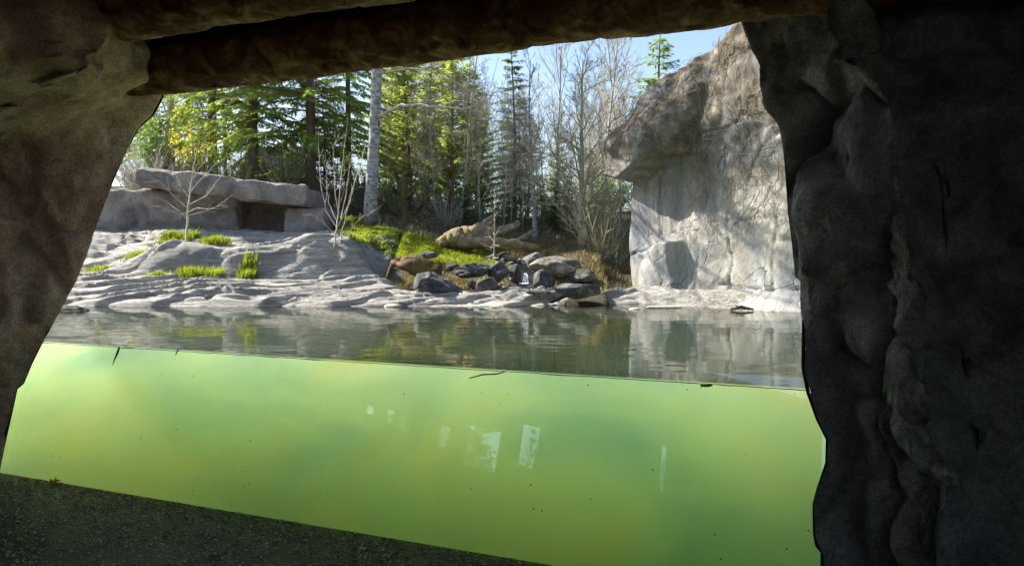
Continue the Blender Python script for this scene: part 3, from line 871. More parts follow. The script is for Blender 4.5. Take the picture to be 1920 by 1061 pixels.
# ------------------------------------------------------------------ boulders
def boulder(name, px, py, Y, w_px, h_px, seed, mat, label, depth=1.0, cat='boulder', rotz=0.0, cuts=16, rough=.06, lay=None, group=None, sub=4):
    c = at(px, py, Y)
    s = Y / F_PX / 2
    size = (w_px * s * 1.12, w_px * s * depth, h_px * s * 1.25)
    mb = MB(); facet_rock(mb, c, size, seed, sub, cuts, rough, rotz, lay)
    o = mb.build(name, mat, loc=(c.x, c.y, c.z - size[2]), smooth=False)
    return tag(o, label, cat, group)
# main dark boulder: hand-shaped wedge
def wedge(px0, Y):
    import bmesh
    bm = bmesh.new()
    front = [(780, 532), (786, 515), (806, 511), (834, 524), (869, 549), (860, 562), (826, 571), (798, 571), (783, 552)]
    for k, (dy, sx, sz, ox) in enumerate([(-.10, .80, .72, 0), (.0, 1, 1, 0), (.22, .93, .95, 5), (.42, .6, .7, 8)]):
        for x, y in front:
            p = at(824 + (x - 824) * sx * 1.1 + ox, 548 + (y - 545) * sz * 1.12, Y); p.y += dy; bm.verts.new(p)
    r = bmesh.ops.convex_hull(bm, input=bm.verts[:])
    bmesh.ops.delete(bm, geom=[g_ for g_ in r['geom_interior'] if isinstance(g_, bmesh.types.BMVert)], context='VERTS')
    for _ in range(3): bmesh.ops.subdivide_edges(bm, edges=bm.edges[:], cuts=1, use_grid_fill=True)
    bmesh.ops.triangulate(bm, faces=bm.faces[:])
    bm.normal_update(); bm.verts.index_update()
    mb = MB()
    mb.add([v.co + v.normal * (.022 * fbm(v.co, 4, 4.0) - .02 * math.exp(-(cells(v.co * 3.0) / .06) ** 2)) for v in bm.verts], [[v.index for v in f.verts] for f in bm.faces])
    bm.free(); c = at(822, 540, Y)
    return tag(mb.build('boulder', M['boulder'], loc=(c.x, c.y, c.z - .2), smooth=False), 'large dark wedge shaped boulder at the water edge below the grass slope', 'boulder')
wedge(822, 10.15)
boulder('boulder', 1083, 546, 10.05, 78, 34, 31, M['boulder'], 'wide dark rounded boulder at the water edge on the right, below the cliff', .7, rough=.04)
boulder('boulder', 1022, 526, 10.6, 42, 36, 33, M['boulder'], 'dark rock right of the little waterfall', .9)
boulder('boulder', 932, 512, 10.9, 46, 40, 35, M['boulder'], 'blue grey pointed rock left of the waterfall', .9)
boulder('boulder', 966, 512, 11.0, 28, 28, 37, M['boulder'], 'small dark rock directly left of the falling water', .9)
boulder('boulder', 915, 538, 10.3, 46, 30, 39, M['boulder_brown'], 'brown black broken rock between the wedge boulder and the stream', .8, lay=.03)
boulder('boulder', 889, 508, 10.8, 74, 26, 41, M['boulder'], 'flat layered dark slab of rock leaning on the grass slope', .8, lay=.05, rotz=.5)
boulder('boulder', 886, 532, 10.5, 26, 16, 43, M['boulder_brown'], 'small brown stone behind the wedge boulder', .9)
boulder('boulder', 1042, 502, 11.1, 88, 36, 45, M['boulder_moss'], 'broad pale lichen covered rock mound above the waterfall on its right', .8, rough=.12, cuts=10)
boulder('boulder', 1000, 490, 11.6, 50, 26, 47, M['boulder_moss'], 'pale cracked rock at the top of the waterfall', .9, rough=.1)
boulder('boulder', 1012, 549, 10.0, 40, 12, 49, M['boulder'], 'low flat dark stone lying at the mouth of the stream', .8)
boulder('boulder', 850, 500, 11.2, 30, 14, 51, M['boulder'], 'low grey stone half buried in the grass slope', .9)
boulder('boulder', 1090, 518, 10.9, 60, 22, 52, M['boulder_brown'], 'half buried brown stone on the bank behind the wide rounded boulder', .9)
boulder('boulder', 133, 584, 8.9, 66, 26, 53, M['boulder_brown'], 'low brown rock standing in the water beside the left pillar', .8, rough=.04)
boulder('boulder', 800, 478, 12.0, 36, 14, 54, M['boulder'], 'grey stone showing through the grass slope above the rotten stump', .9)
k = 0
rnd = random.Random(5)
for i in range(46):
    px = rnd.uniform(925, 1040); Y = rnd.uniform(10.1, 13.0)
    x = (px - 960) / F_PX * Y; z = top_z(x, Y); s = rnd.uniform(.03, .085)
    mb = MB(); facet_rock(mb, (x, Y, z + s * .2), (s * 1.3, s, s * .7), 100 + i, 2, 8, .05)
    tag(mb.build('stream_stone', M['wet_stone'] if i % 3 else M['boulder_moss'], loc=(x, Y, z)), 'wet stone in the stream bed', 'stone', 'stones of the stream bed')
for i, (px, py, Y, s) in enumerate([(735, 575, 9.72, .09), (930, 578, 9.55, .05), (1190, 567, 9.2, .05)]):
    c = at(px, py, Y); mb = MB(); facet_rock(mb, (c.x, c.y, 0.0), (s * 1.6, s, s * .5), 200 + i, 3, 8)
    tag(mb.build('shore_stone', M['pale'], loc=(c.x, c.y, 0)), ['pale stone in the shallows left of the wedge boulder', 'pale stone in the shallows before the stream mouth', 'pale stone at the foot of the cliff'][i], 'stone')
# pale slab of wood floating near the right shore
c = at(1240, 577, 9.5)
mb = MB(); facet_rock(mb, (0, 0, 0), (1, 1, 1), 61, 4, 8, .03)
mb.v = [Vector((c.x + v.x * .27, c.y + v.y * .08, .012 + v.z * .028)) for v in mb.v]
tag(mb.build('driftwood', M['pale'], loc=(c.x, c.y, 0)), 'pale flat piece of driftwood floating before the cliff', 'driftwood')
c = at(1390, 579, 8.95)
mb = MB(); mb.tube([Vector((c.x - .13, c.y, .02)), Vector((c.x, c.y + .02, .045)), Vector((c.x + .14, c.y - .03, .02))], [.015, .024, .012], 7)
mb.tube([Vector((c.x - .02, c.y, .04)), Vector((c.x - .08, c.y, .075))], [.01, .004], 5)
tag(mb.build('driftwood', M['spruce_bark'], loc=(c.x, c.y, 0)), 'short black stick floating at the foot of the cliff on the right', 'driftwood')

# stream and waterfall
mb = MB(); rows = []
for i in range(60):
    y = 9.9 + i * 0.055
    xc = 0.22 + 0.12 * math.sin(y * 1.7)
    zz = ground_z(xc, y) + .045 + (.02 if y > 10.8 else 0)
    rows.append([Vector((xc + k * .17, y, zz + .006 * n3(k * 3, y * 6))) for k in (-1, -.5, 0, .5, 1)])
mb.grid(rows); tag(mb.build('stream', M['stream']), kind='structure', label='shallow stream running down between the rocks into the pond')
mb = MB(); c = at(985, 520, 10.72)
rows = []
for i in range(10):
    t = i / 9
    rows.append([Vector((c.x + (-.018 + .036 * j / 5) * (1 + 1.6 * t) + .012 * n3(j * .9, i * .7), c.y - .10 * t ** .5 + .012 * math.sin(j * 2.2), c.z + .06 - .15 * t ** 1.3)) for j in range(6)])
mb.grid(rows)
rows = [[v + Vector((0, .025, 0)) for v in r] for r in rows]; mb.grid([r[::-1] for r in rows])
for _ in range(26):
    p = c + Vector((rnd.gauss(0, .035), -.12 + rnd.gauss(0, .025), -.095 + rnd.uniform(0, .015))); r_ = rnd.uniform(.006, .016)
    mb.add([p + Vector((r_, 0, 0)), p + Vector((0, r_, 0)), p - Vector((r_, 0, 0)), p - Vector((0, r_, 0)), p + Vector((0, 0, r_ * .8))], [(0, 1, 4), (1, 2, 4), (2, 3, 4), (3, 0, 4)])
tag(mb.build('waterfall', M['fall']), kind='structure', label='small white waterfall dropping between dark rocks')

# rotten stump on the shelf end
mb = MB()
a = at(735, 500, 10.9); b = at(775, 498, 10.8); c2 = at(822, 515, 10.6)
def gnarly(mb, pts, rad, seed, n=18, amp=.3, sub=8):
    P = []; Rr = []
    for (p, q), (r0, r1) in zip(zip(pts, pts[1:]), zip(rad, rad[1:])):
        for k in range(sub):
            t = k / sub; P.append(p.lerp(q, t)); Rr.append(lerp(r0, r1, t))
    P.append(pts[-1]); Rr.append(rad[-1])
    for i in range(1, len(P) - 1): P[i] = P[i] + Vector((n3(i * .4, seed), n3(i * .4, seed, 3), n3(i * .4, seed, 6))) * Rr[i] * .35
    b0 = len(mb.v); mb.tube(P, Rr, n)
    for j in range(b0, len(mb.v)):
        i = min(len(P) - 1, (j - b0) // n); d = mb.v[j] - P[i]
        ang = (j - b0) % n
        f = 1 + amp * noise.noise(Vector((math.cos(6.283 * ang / n) * 1.6 + seed, math.sin(6.283 * ang / n) * 1.6, i * .12))) + amp * .4 * noise.noise(Vector((ang * 1.7, i * .35, seed)))
        mb.v[j] = P[i] + d * f
gnarly(mb, [a + Vector((0, 0, .05)), b, c2], [.05, .15, .11], 3, 20, .6)
gnarly(mb, [a + Vector((.02, 0, .08)), a + Vector((-.07, -.1, -.18))], [.035, .015], 5, 8, .4)
gnarly(mb, [a + Vector((.02, 0, .06)), a + Vector((-.02, .0, .22))], [.03, .01], 5, 8, .4)
tag(mb.build('rotten_stump', M['rotwood'], loc=(b.x, b.y, b.z - .15)), 'crumbling brown rotten stump lying at the end of the rock shelf', 'stump')

# fallen tree
fl = at(905, 465, 12.9); fl.z = ground_z(fl.x, fl.y)
log = empty('fallen_tree', fl, 'big barkless fallen tree with forked limbs lying across the grass behind the stream', 'fallen tree')
mb = MB(); Yb = 12.9
gnarly(mb, [at(821, 457, Yb), at(848, 449, Yb), at(882, 441, Yb), at(908, 424, Yb + .1), at(928, 400, Yb + .15)], [.085, .15, .155, .085, .025], 2, 22, .4)
mb.build('trunk', M['deadwood'], log)
mb = MB(); gnarly(mb, [at(862, 452, Yb - .02), at(915, 454, Yb - .05), at(965, 459, Yb - .1), at(1012, 466, Yb - .15)], [.13, .12, .085, .045], 9, 18, .4); mb.build('limb', M['deadwood'], log)
mb = MB(); gnarly(mb, [at(885, 446, Yb + .05), at(930, 437, Yb + .05), at(955, 428, Yb + .05), at(974, 418, Yb + .1)], [.12, .085, .06, .05], 6, 14, .4); mb.build('limb', M['deadwood'], log)
mb = MB(); gnarly(mb, [at(965, 455, Yb + .5), at(985, 445, Yb + .5), at(1000, 432, Yb + .6)], [.05, .05, .025], 7, 12, .35); mb.build('limb', M['deadwood'], log)
for (x_, dx_) in ((905, 22), (930, 14)):
    mb = MB(); gnarly(mb, [at(x_, 440, Yb), at(x_ + dx_, 422, Yb)], [.03, .01], x_, 8, .3); mb.build('branch_stub', M['deadwood'], log)

# ------------------------------------------------------------------ grass
def blades(mb, n, fn, rnd, h=(.06, .14), w=.011):
    for _ in range(n):
        p = fn(rnd)
        if p is None: continue
        a = rnd.uniform(0, 6.283); L = rnd.uniform(*h); ln = rnd.uniform(.1, .9) * L
        e = Vector((math.cos(a + 1.5), math.sin(a + 1.5), 0)) * w * .5
        d1 = Vector((math.cos(a) * ln * .4, math.sin(a) * ln * .4, L * .6)); d2 = Vector((math.cos(a) * ln, math.sin(a) * ln, L * .92))
        mb.add([p - e, p + e, p + d1 + e * .7, p + d1 - e * .7, p + d2], [(0, 1, 2, 3), (3, 2, 4)])
def slope_fn(rnd):
    t = rnd.random(); x = rnd.uniform(-3.4, 0.0); y = rnd.uniform(11.0, 14.6)
    # grass belt falling from the birch to the rocks
    px = 960 + F_PX * x / y; z = top_z(x, y); py = 490 - (z - .6) * F_PX / y
    if px < 640 or px > 930: return None
    lim_low = interp([(640, 440), (735, 480), (830, 506), (935, 508)], px) + 8 * n3(px * .05, 1)
    lim_hi = interp([(640, 408), (700, 415), (760, 440), (830, 452), (930, 478)], px) + 8 * n3(px * .05, 9)
    if py > lim_low or py < lim_hi: return None
    if z > 2 or n3(x * 3, y * 3, 4) + .6 * n3(x * 9, y * 9, 4) < rnd.uniform(-.7, -.2): return None
    return Vector((x, y, z - .01))
mb = MB(); blades(mb, 110000, slope_fn, random.Random(1), (.03, .10), .012)
tag(mb.build('grass', M['grass'], smooth=False), 'bright green backlit grass covering the slope below the birch', 'grass', kind='stuff')
def bank_fn(rnd):
    x = rnd.uniform(-2.1, 2.2); y = rnd.uniform(10.5, 14.5)
    if x < 0 and y > 12.2: return None
    if abs(x - .22) < .28 and y < 13: return None
    if n3(x * 2.5, y * 2.5, 8) < -.15: return None
    return Vector((x, y, ground_z(x, y) - .01))
def forest_fn(rnd):
    x = rnd.uniform(-3, 2.4); y = rnd.uniform(13.2, 17)
    if n3(x * 2, y * 2, 18) < -.1: return None
    return Vector((x, y, ground_z(x, y) - .01))
M['dry_grass'] = leaf_mat('dry grass', (0.16, 0.12, 0.06), (0.36, 0.30, 0.17), .3)
mb = MB(); blades(mb, 40000, bank_fn, random.Random(2), (.03, .13), .010); blades(mb, 20000, forest_fn, random.Random(2), (.04, .16), .011)
tag(mb.build('dry_grass', M['dry_grass'], smooth=False), 'dead straw coloured grass and litter on the bank and forest edge', 'dry grass', kind='stuff')
TUFTS = [((300, 345), 434, 12.9, 'tall bright tuft of grass left of the whip sapling under the ledge'), ((378, 430), 452, 12.6, 'bright tuft of grass right of the whip sapling under the ledge'),
         ((345, 372), 437, 12.9, 'low tuft of grass at the foot of the whip sapling'), ((150, 205), 493, 11.6, 'leftmost low tuft of grass on the rock beside the pillar'), ((232, 290), 483, 11.9, 'thin tuft of grass in a crack of the left rock'),
         ((273, 320), 520, 11.0, 'dull low tuft of grass on the lower rock step, leftmost there'), ((335, 382), 518, 11.0, 'bright bushy tuft of grass in the middle of the lower rock step'), ((384, 418), 522, 11.0, 'small yellow green tuft right of the bushy tuft on the lower rock step'),
         ((448, 482), 517, 11.1, 'rightmost tuft of grass on the lower rock step'), ((1175, 1200), 548, 10.9, 'tiny tuft of grass at the foot of the cliff')]
for i, ((pa, pb), py, Y, lab) in enumerate(TUFTS):
    c = at((pa + pb) / 2, py, Y); hw = (pb - pa) / 2 * Y / F_PX
    def fn(r, c=c, hw=hw):
        x = c.x + max(-1.3, min(1.3, r.gauss(0, .42))) * hw; y = c.y + r.gauss(0, .06)
        return Vector((x, y, top_z(x, y) - .01))
    mb = MB(); blades(mb, 900 if i < 9 else 60, fn, random.Random(i), (.08, .2) if i not in (3, 5, 9) else (.05, .11), .011)
    tag(mb.build('grass_tuft', M['grass'], loc=(c.x, c.y, top_z(c.x, c.y)), smooth=False), lab, 'grass tuft', 'grass tufts on the rock shelf')

# ------------------------------------------------------------------ trees
def wander(p, d, L, n, wob, up, rnd):
    pts = [p.copy()]; d = d.normalized()
    for i in range(n):
        d = (d + Vector((rnd.gauss(0, wob), rnd.gauss(0, wob), rnd.gauss(0, wob) + up))).normalized()
        p = p + d * (L / n); pts.append(p.copy())
    return pts
def taper(r0, r1, n): return [lerp(r0, r1, (i / n) ** .9) for i in range(n + 1)]
def pick(pts, t):
    i = min(len(pts) - 2, int(t * (len(pts) - 1))); f = t * (len(pts) - 1) - i
    return pts[i].lerp(pts[i + 1], f), (pts[i + 1] - pts[i]).normalized()
def side_dir(d, ang, rnd):
    o = d.orthogonal().normalized(); o.rotate(Matrix.Rotation(rnd.uniform(0, 6.283), 3, d))
    return (d * math.cos(ang) + o * math.sin(ang)).normalized()
def bare_parts(h, r, seed, n1=22, n2=8, n3_=4, ang=.75, start=.2, len1=.32, lean=(0, 0), wob=.05, up=.10, twig=.0035, tn=8):
    rnd = random.Random(seed); T = MB(); B = MB()
    trunk = wander(Vector((0, 0, -.15)), Vector((lean[0], lean[1], 1)), h, 16, wob, .03, rnd)
    T.tube(trunk, taper(r, r * .12, 16), tn)
    for i in range(n1):
        t = start + (1 - start) * ((i + rnd.random()) / n1) * .97
        p, d = pick(trunk, t); L = h * len1 * (1 - .65 * t) * rnd.uniform(.6, 1.2)
        b1 = wander(p, side_dir(d, ang * rnd.uniform(.7, 1.3), rnd), L, 7, .12, up, rnd)
        r1 = max(twig * 1.8, r * .42 * (1 - t) + .004)
        B.tube(b1, taper(r1, twig, 7), 4, False)
        for j in range(n2):
            t2 = .15 + .85 * (j + rnd.random()) / n2
            p2, d2 = pick(b1, min(.99, t2)); L2 = L * .5 * (1.1 - .6 * t2) * rnd.uniform(.6, 1.2)
            b2 = wander(p2, side_dir(d2, .7, rnd), L2, 4, .13, up * .8, rnd)
            B.tube(b2, taper(max(twig, r1 * .4), twig * .6, 4), 3, False)
            for k in range(n3_):
                p3, d3 = pick(b2, rnd.uniform(.2, .98))
                b3 = wander(p3, side_dir(d3, .6, rnd), L2 * .45, 2, .12, up, rnd)
                B.tube(b3, taper(twig * .7, twig * .35, 2), 3, False)
    return T, B
def conifer_parts(h, r, rc, seed, start=.2, whorls=30, per=5, droop=.35, dens=1.0, tw=.16, wid=.022, upward=0.0, ragged=.3):
    rnd = random.Random(seed); T = MB(); C = MB(); Bm = MB()
    trunk = wander(Vector((0, 0, -.2)), Vector((0, 0, 1)), h, 12, .012, .02, rnd)
    T.tube(trunk, taper(r, r * .08, 12), 9)
    Z = Vector((0, 0, 1))
    for i in range(whorls):
        t = start + (1 - start) * (i + rnd.random() * .6) / whorls
        if t >= .995: continue
        for k in range(per):
            if rnd.random() < .12: continue
            tt = min(.995, t + rnd.uniform(-.01, .01)); p, _ = pick(trunk, tt)
            a = rnd.uniform(0, 6.283)
            L = rc * ((1 - tt) / (1 - start)) ** .75 * rnd.uniform(1 - ragged, 1.15) + .06
            o = Vector((math.cos(a), math.sin(a), upward + .25 * tt))
            n = max(3, int(L / .16)); pts = [p.copy()]; d = o.normalized(); q = p.copy()
            for s in range(n):
                d = (d + Vector((rnd.gauss(0, .05), rnd.gauss(0, .05), -droop / n + (.5 * droop / n if s > n * .6 else 0)))).normalized()
                q = q + d * (L / n); pts.append(q.copy())
            T.tube(pts, taper(max(.004, r * .14 * (1 - tt) + .003), .002, n), 3, False)
            m = int(L * 30 * dens) + 3
            for s in range(m):
                t2 = .12 + .88 * (s + rnd.random()) / m
                p2, d2 = pick(pts, min(.99, t2)); side = 1 if s % 2 else -1
                lat = d2.cross(Z).normalized() * side
                dd = (lat * rnd.uniform(.5, 1.0) + d2 * rnd.uniform(.3, .9) - Z * rnd.uniform(.0, .75)).normalized()
                ln = tw * rnd.uniform(.6, 1.5) * (1.25 - .6 * t2)
                e = dd.cross(Vector((rnd.uniform(-.5, .5), rnd.uniform(-.5, .5), 1))).normalized() * wid * rnd.uniform(.6, 1.2)
                mid = p2 + dd * ln * .45
                C.add([p2, mid + e, p2 + dd * ln, mid - e], [(0, 1, 2, 3)])
                # small side sprays
                for sg in (1, -1):
                    q1 = p2 + dd * ln * rnd.uniform(.25, .6); d3 = (dd + e.normalized() * sg * .9).normalized() * ln * .45
                    e3 = dd * wid * .55
                    C.add([q1 - e3, q1 + e3, q1 + d3], [(0, 1, 2)])
    return T, C
def make_tree(name, parts, mats, names, loc, label, cat, group=None, rz=0, sc=(1, 1)):
    e = empty(name, (0, 0, 0), label, cat, group)
    for mbp, m, n in zip(parts, mats, names): mbp.build(n, m, e, smooth=(n != 'crown'))
    e.location = loc; e.rotation_euler = (0, 0, rz); e.scale = (sc[0], sc[0], sc[1])
    return e
def base(px, Y, x=None):
    x = (px - 960) / F_PX * Y; return Vector((x, Y, top_z(x, Y) if Y < 14.8 else ground_z(x, Y)))
def height_to(py, Y, b): return .6 + (490 - py) / F_PX * Y - b.z

# birch with side branches
b = base(694, 14.0); e = empty('birch_tree', b, 'thick pale birch trunk at the top of the grass slope, reaching up past the beam', 'birch')
mb = MB(); ctr = [b + Vector((0, 0, -.2)), at(697, 340, 14), at(702, 260, 14), at(706, 150, 14), at(709, 40, 14), b + Vector((.25, 0, 9.0))]
mb.tube([ctr[0].lerp(ctr[1], .5) if i == .5 else ctr[int(i)] for i in (0, 1, 2, 3, 4, 5)], [.15, .115, .105, .10, .085, .05], 16)
mb.build('trunk', M['birch'], e)
mb = MB(); rnd = random.Random(4)
def limb(pp, r0, r1, ntw):
    P = []
    for p, q in zip(pp, pp[1:]):
        for k in range(4): P.append(p.lerp(q, k / 4) + Vector((rnd.gauss(0, .012), 0, rnd.gauss(0, .012))))
    P.append(pp[-1]); mb.tube(P, taper(r0, r1, len(P) - 1), 7)
    for _ in range(ntw):
        p, d = pick(P, rnd.uniform(.15, .99)); tw = wander(p, side_dir(d, .8, rnd) + Vector((0, 0, -.1)), rnd.uniform(.3, .9), 5, .12, -.02, rnd)
        mb.tube(tw, taper(.007, .003, 5), 3, False)
        for _ in range(4):
            p2, d2 = pick(tw, rnd.random() * .95); mb.tube(wander(p2, side_dir(d2, .6, rnd), .3, 3, .1, -.02, rnd), taper(.0035, .002, 3), 3, False)
limb([at(705, 222, 14), at(728, 208, 13.8), at(760, 197, 13.6), at(820, 199, 13.4), at(868, 205, 13.2), at(912, 192, 13.1)], .045, .012, 16)
limb([at(707, 140, 14), at(760, 130, 13.8), at(810, 125, 13.7), at(850, 150, 13.6), at(905, 185, 13.5)], .035, .008, 18)
limb([at(708, 100, 14), at(690, 60, 14.2), at(640, 20, 14.3)], .04, .01, 10)
limb([at(708, 70, 14), at(760, 30, 14.2), at(830, 0, 14.3)], .04, .01, 14)
for i in range(48):  # upper limbs out of view, added so their shadows dapple the cliff
    zz = rnd.uniform(4.5, 9.5) if i < 32 else rnd.uniform(4.8, 6.8); p = Vector((b.x + .1 + .012 * zz, b.y, zz)); a = rnd.uniform(0, 6.283) if i < 32 else rnd.uniform(-2.0, -1.0)
    L = rnd.uniform(1.4, 3.4) * (1.15 - .06 * zz) + (1.2 if i >= 32 else 0)
    br = wander(p, Vector((math.cos(a), math.sin(a) - .35, .25)), L, 8, .12, .0, rnd); mb.tube(br, taper(.032, .006, 8), 5, False)
    for _ in range(12):
        p2, d2 = pick(br, rnd.uniform(.15, .98)); tw = wander(p2, side_dir(d2, .8, rnd), rnd.uniform(.4, 1.1), 5, .12, -.02, rnd); mb.tube(tw, taper(.010, .003, 5), 3, False)
        for _ in range(5):
            p3, d3 = pick(tw, rnd.random() * .95); mb.tube(wander(p3, side_dir(d3, .6, rnd), .35, 3, .1, -.02, rnd), taper(.005, .002, 3), 3, False)
mb.build('branches', M['grey_bark'], e)

# conifers: prototypes then copies
SP = make_tree('spruce_tree', conifer_parts(9.5, .13, 2.5, 1, .13, 36, 6, .6, 2.3, .17, .018), (M['spruce_bark'], M['spruce']), ('trunk', 'crown'), base(583, 16.3), 'large light green spruce with a dark bare lower trunk right of the ledge end', 'spruce')
cop = [('spruce_tree', SP, 476, 16.6, (1.0, 1.05), 'large spruce whose dark trunk stands behind the middle of the ledge'),
       ('spruce_tree', SP, 402, 19.5, (1.1, 1.1), 'tall spruce behind the slate pile at the left, right of the yellow blossom'),
       ('spruce_tree', SP, 325, 24, (1.1, 1.15), 'tall spruce farthest to the left in the forest'),
       ('spruce_tree', SP, 655, 21, (.8, .9), 'tall spruce just left of and behind the birch')]
for i, (n, src, px, Y, sc, lab) in enumerate(cop): copy_tree(src, base(px, Y), 1.1 * i + .7, sc, lab, 'tall spruces of the left forest')
SP['group'] = 'tall spruces of the left forest'
b = base(770, 19.5); PN = make_tree('pine_tree', conifer_parts(5.2, .08, 1.3, 5, .15, 24, 6, .2, 2.4, .15, .022, .35, .6), (M['pine_bark'], M['pine']), ('trunk', 'crown'), b, 'pale green pine just right of the birch', 'pine', 'pale green pines')
copy_tree(PN, base(845, 18.5), 2.0, (1.0, 1.0), 'pale green pine in the middle with a reddish trunk, top against the sky', 'pale green pines')
copy_tree(PN, base(800, 22), 4.0, (1.1, .98), 'pale green pine behind and between the two front pines', 'pale green pines')
copy_tree(PN, base(735, 23), 3.0, (1.1, 1.05), 'pale green pine partly hidden by the birch trunk', 'pale green pines')
copy_tree(PN, base(905, 21), 5.0, (.8, .68), 'short pale green pine left of the narrow dark spruce', 'pale green pines')
for px, Y, k_, lab in [(870, 27, 1.05, 'far pale green pine left of the pointed dark spruce'), (990, 30, .8, 'far pale green pine right of the pointed dark spruce'), (820, 29, 1.3, 'far pale green pine high between the front pines'), (765, 28, 1.4, 'far pale green pine high right of the birch'), (1040, 33, .8, 'far pale green pine behind the slender birch'), (1110, 34, .7, 'far pale green pine near the cliff')]:
    copy_tree(PN, base(px, Y), px, (k_ * 1.2, k_), lab, 'pale green pines')
b = base(965, 20); NS = make_tree('spruce_tree', conifer_parts(5.3, .07, 1.05, 9, .06, 38, 6, .4, 1.9, .13, .015, .1, .6), (M['spruce_bark'], M['spruce_dark']), ('trunk', 'crown'), b, 'narrow dark pointed spruce in the centre of the forest', 'spruce', 'narrow dark spruces')
for px, Y, s, lab in [(893, 25, .8, 'narrow dark spruce behind the pale middle pine'),
                      (1040, 15.6, .26, 'small dark spruce right of the fallen tree'), (1016, 17, .24, 'small dark spruce behind the thin pale birch'), (1066, 17.2, .27, 'small dark spruce left of the bright bare tree'), (873, 16, .2, 'small dark young spruce behind the fallen trunk'),
                      (610, 18, .5, 'medium dark spruce behind the multi stem sapling')]:
    copy_tree(NS, base(px, Y), px * .7, (s * (1.15 if s > .5 else 1.7), s), lab, 'narrow dark spruces')
b = base(1237, 17); 
make_tree('spruce_tree', conifer_parts(height_to(62, 17, b) + .2, .10, 1.15, 12, .3, 22, 5, .25, 1.1, .17, .024, .2, .45), (M['spruce_bark'], M['spruce']), ('trunk', 'crown'), b, 'green spruce rising behind the top of the cliff', 'spruce')

# bare trees
b = base(1090, 13.6); make_tree('bare_tree', bare_parts(height_to(95, 13.6, b), .075, 21, 34, 9, 4, .8, .08, .42, (0, 0), .02, .06, .0045), (M['yellow_bark'], M['yellow_bark']), ('trunk', 'branches'), b, 'bright many branched bare tree with bark coloured pale yellow for warm light left of the cliff', 'bare tree')
b = base(1003, 14.2); make_tree('birch_tree', bare_parts(height_to(100, 14.2, b), .05, 22, 20, 7, 4, .6, .3, .28, (-.03, 0), .02, .1, .004), (M['birch'], M['grey_bark']), ('trunk', 'branches'), b, 'slender pale birch standing right behind the end of the fallen tree', 'birch')
b = base(925, 12.2); make_tree('sapling', bare_parts(height_to(335, 12.2, b), .018, 23, 30, 1, 1, 1.35, .15, .22, (0, 0), .02, -.02, .003, 6), (M['pale_twig'], M['grey_bark']), ('trunk', 'branches'), b, 'thin dead young tree with short spiky twigs in front of the fallen tree', 'sapling')
BT = [make_tree('bare_tree', bare_parts(6.6, .036, 30 + i, 24, 9, 5, .6, .18, .30, (rx, 0), .03, .09, .005, 6), (M['grey_bark'], M['yellow_bark'] if i == 1 else M['grey_bark']), ('trunk', 'branches'), base(px, Y), 'thin grey leafless tree in the forest behind the stream', 'bare tree', 'thin leafless trees of the background forest')
      for i, (px, Y, rx) in enumerate([(1048, 17.5, .02), (1134, 17, -.03), (862, 17.5, .03), (1165, 19, 0)])]
rnd = random.Random(77)
spots = [(1185, 16.5), (1112, 20), (1075, 22), (1022, 20), (1150, 23), (980, 18.5), (820, 16.8), (790, 18), (900, 17), (740, 17.5), (1205, 21), (945, 16.5)]
spots += [(rnd.uniform(690, 1230), rnd.uniform(18, 34)) for _ in range(38)] + [(rnd.uniform(720, 1180), rnd.uniform(24, 40)) for _ in range(26)] + [(rnd.uniform(230, 690), rnd.uniform(17, 26)) for _ in range(10)]
for i, (px, Y) in enumerate(spots):
    tp = rnd.uniform(120, 260) if px > 880 else rnd.uniform(60, 240)
    s = max(.5, height_to(tp, Y, base(px, Y)) / 6.6)
    copy_tree(BT[i % 4], base(px, Y), rnd.uniform(0, 6.28), (s, s), 'thin grey leafless tree in the forest behind the stream', 'thin leafless trees of the background forest')
for px, Y, s, lab in [(312, 17, 1.1, 'pale leaning bare tree behind the left end of the ledge'), (424, 18, 1.1, 'pale bare trunk right of the yellow blossom')]:
    o = copy_tree(BT[0], base(px, Y), px, (s * 1.5, s), lab); 
    for ch in o.children:
        if ch.name.startswith('trunk'): ch.data = ch.data.copy(); ch.data.materials[0] = M['pale_twig']
# trees outside behind the visitor, mirrored in the glass
for i, (x, y) in enumerate([(-9, -3), (-11, 0), (-8.5, -7)]):
    copy_tree(BT[i], Vector((x, y, -1)), i, (1, .9), ['bare tree outside the shelter behind the viewer, mirrored in the glass, middle one', 'bare tree outside the shelter behind the viewer, mirrored in the glass, leftmost one', 'bare tree outside the shelter behind the viewer, mirrored in the glass, rightmost one'][i])

for i, (x, y, sx, sz) in enumerate([(-6.7, -2.0, .7, .55), (-6.2, .1, .6, .5)]):
    copy_tree(PN, Vector((x, y, -1)), i, (sx, sz), ['small evergreen outside behind the viewer, mirrored in the middle of the glass', 'small evergreen outside behind the viewer, mirrored at the left of the glass'][i], 'evergreens mirrored in the glass')
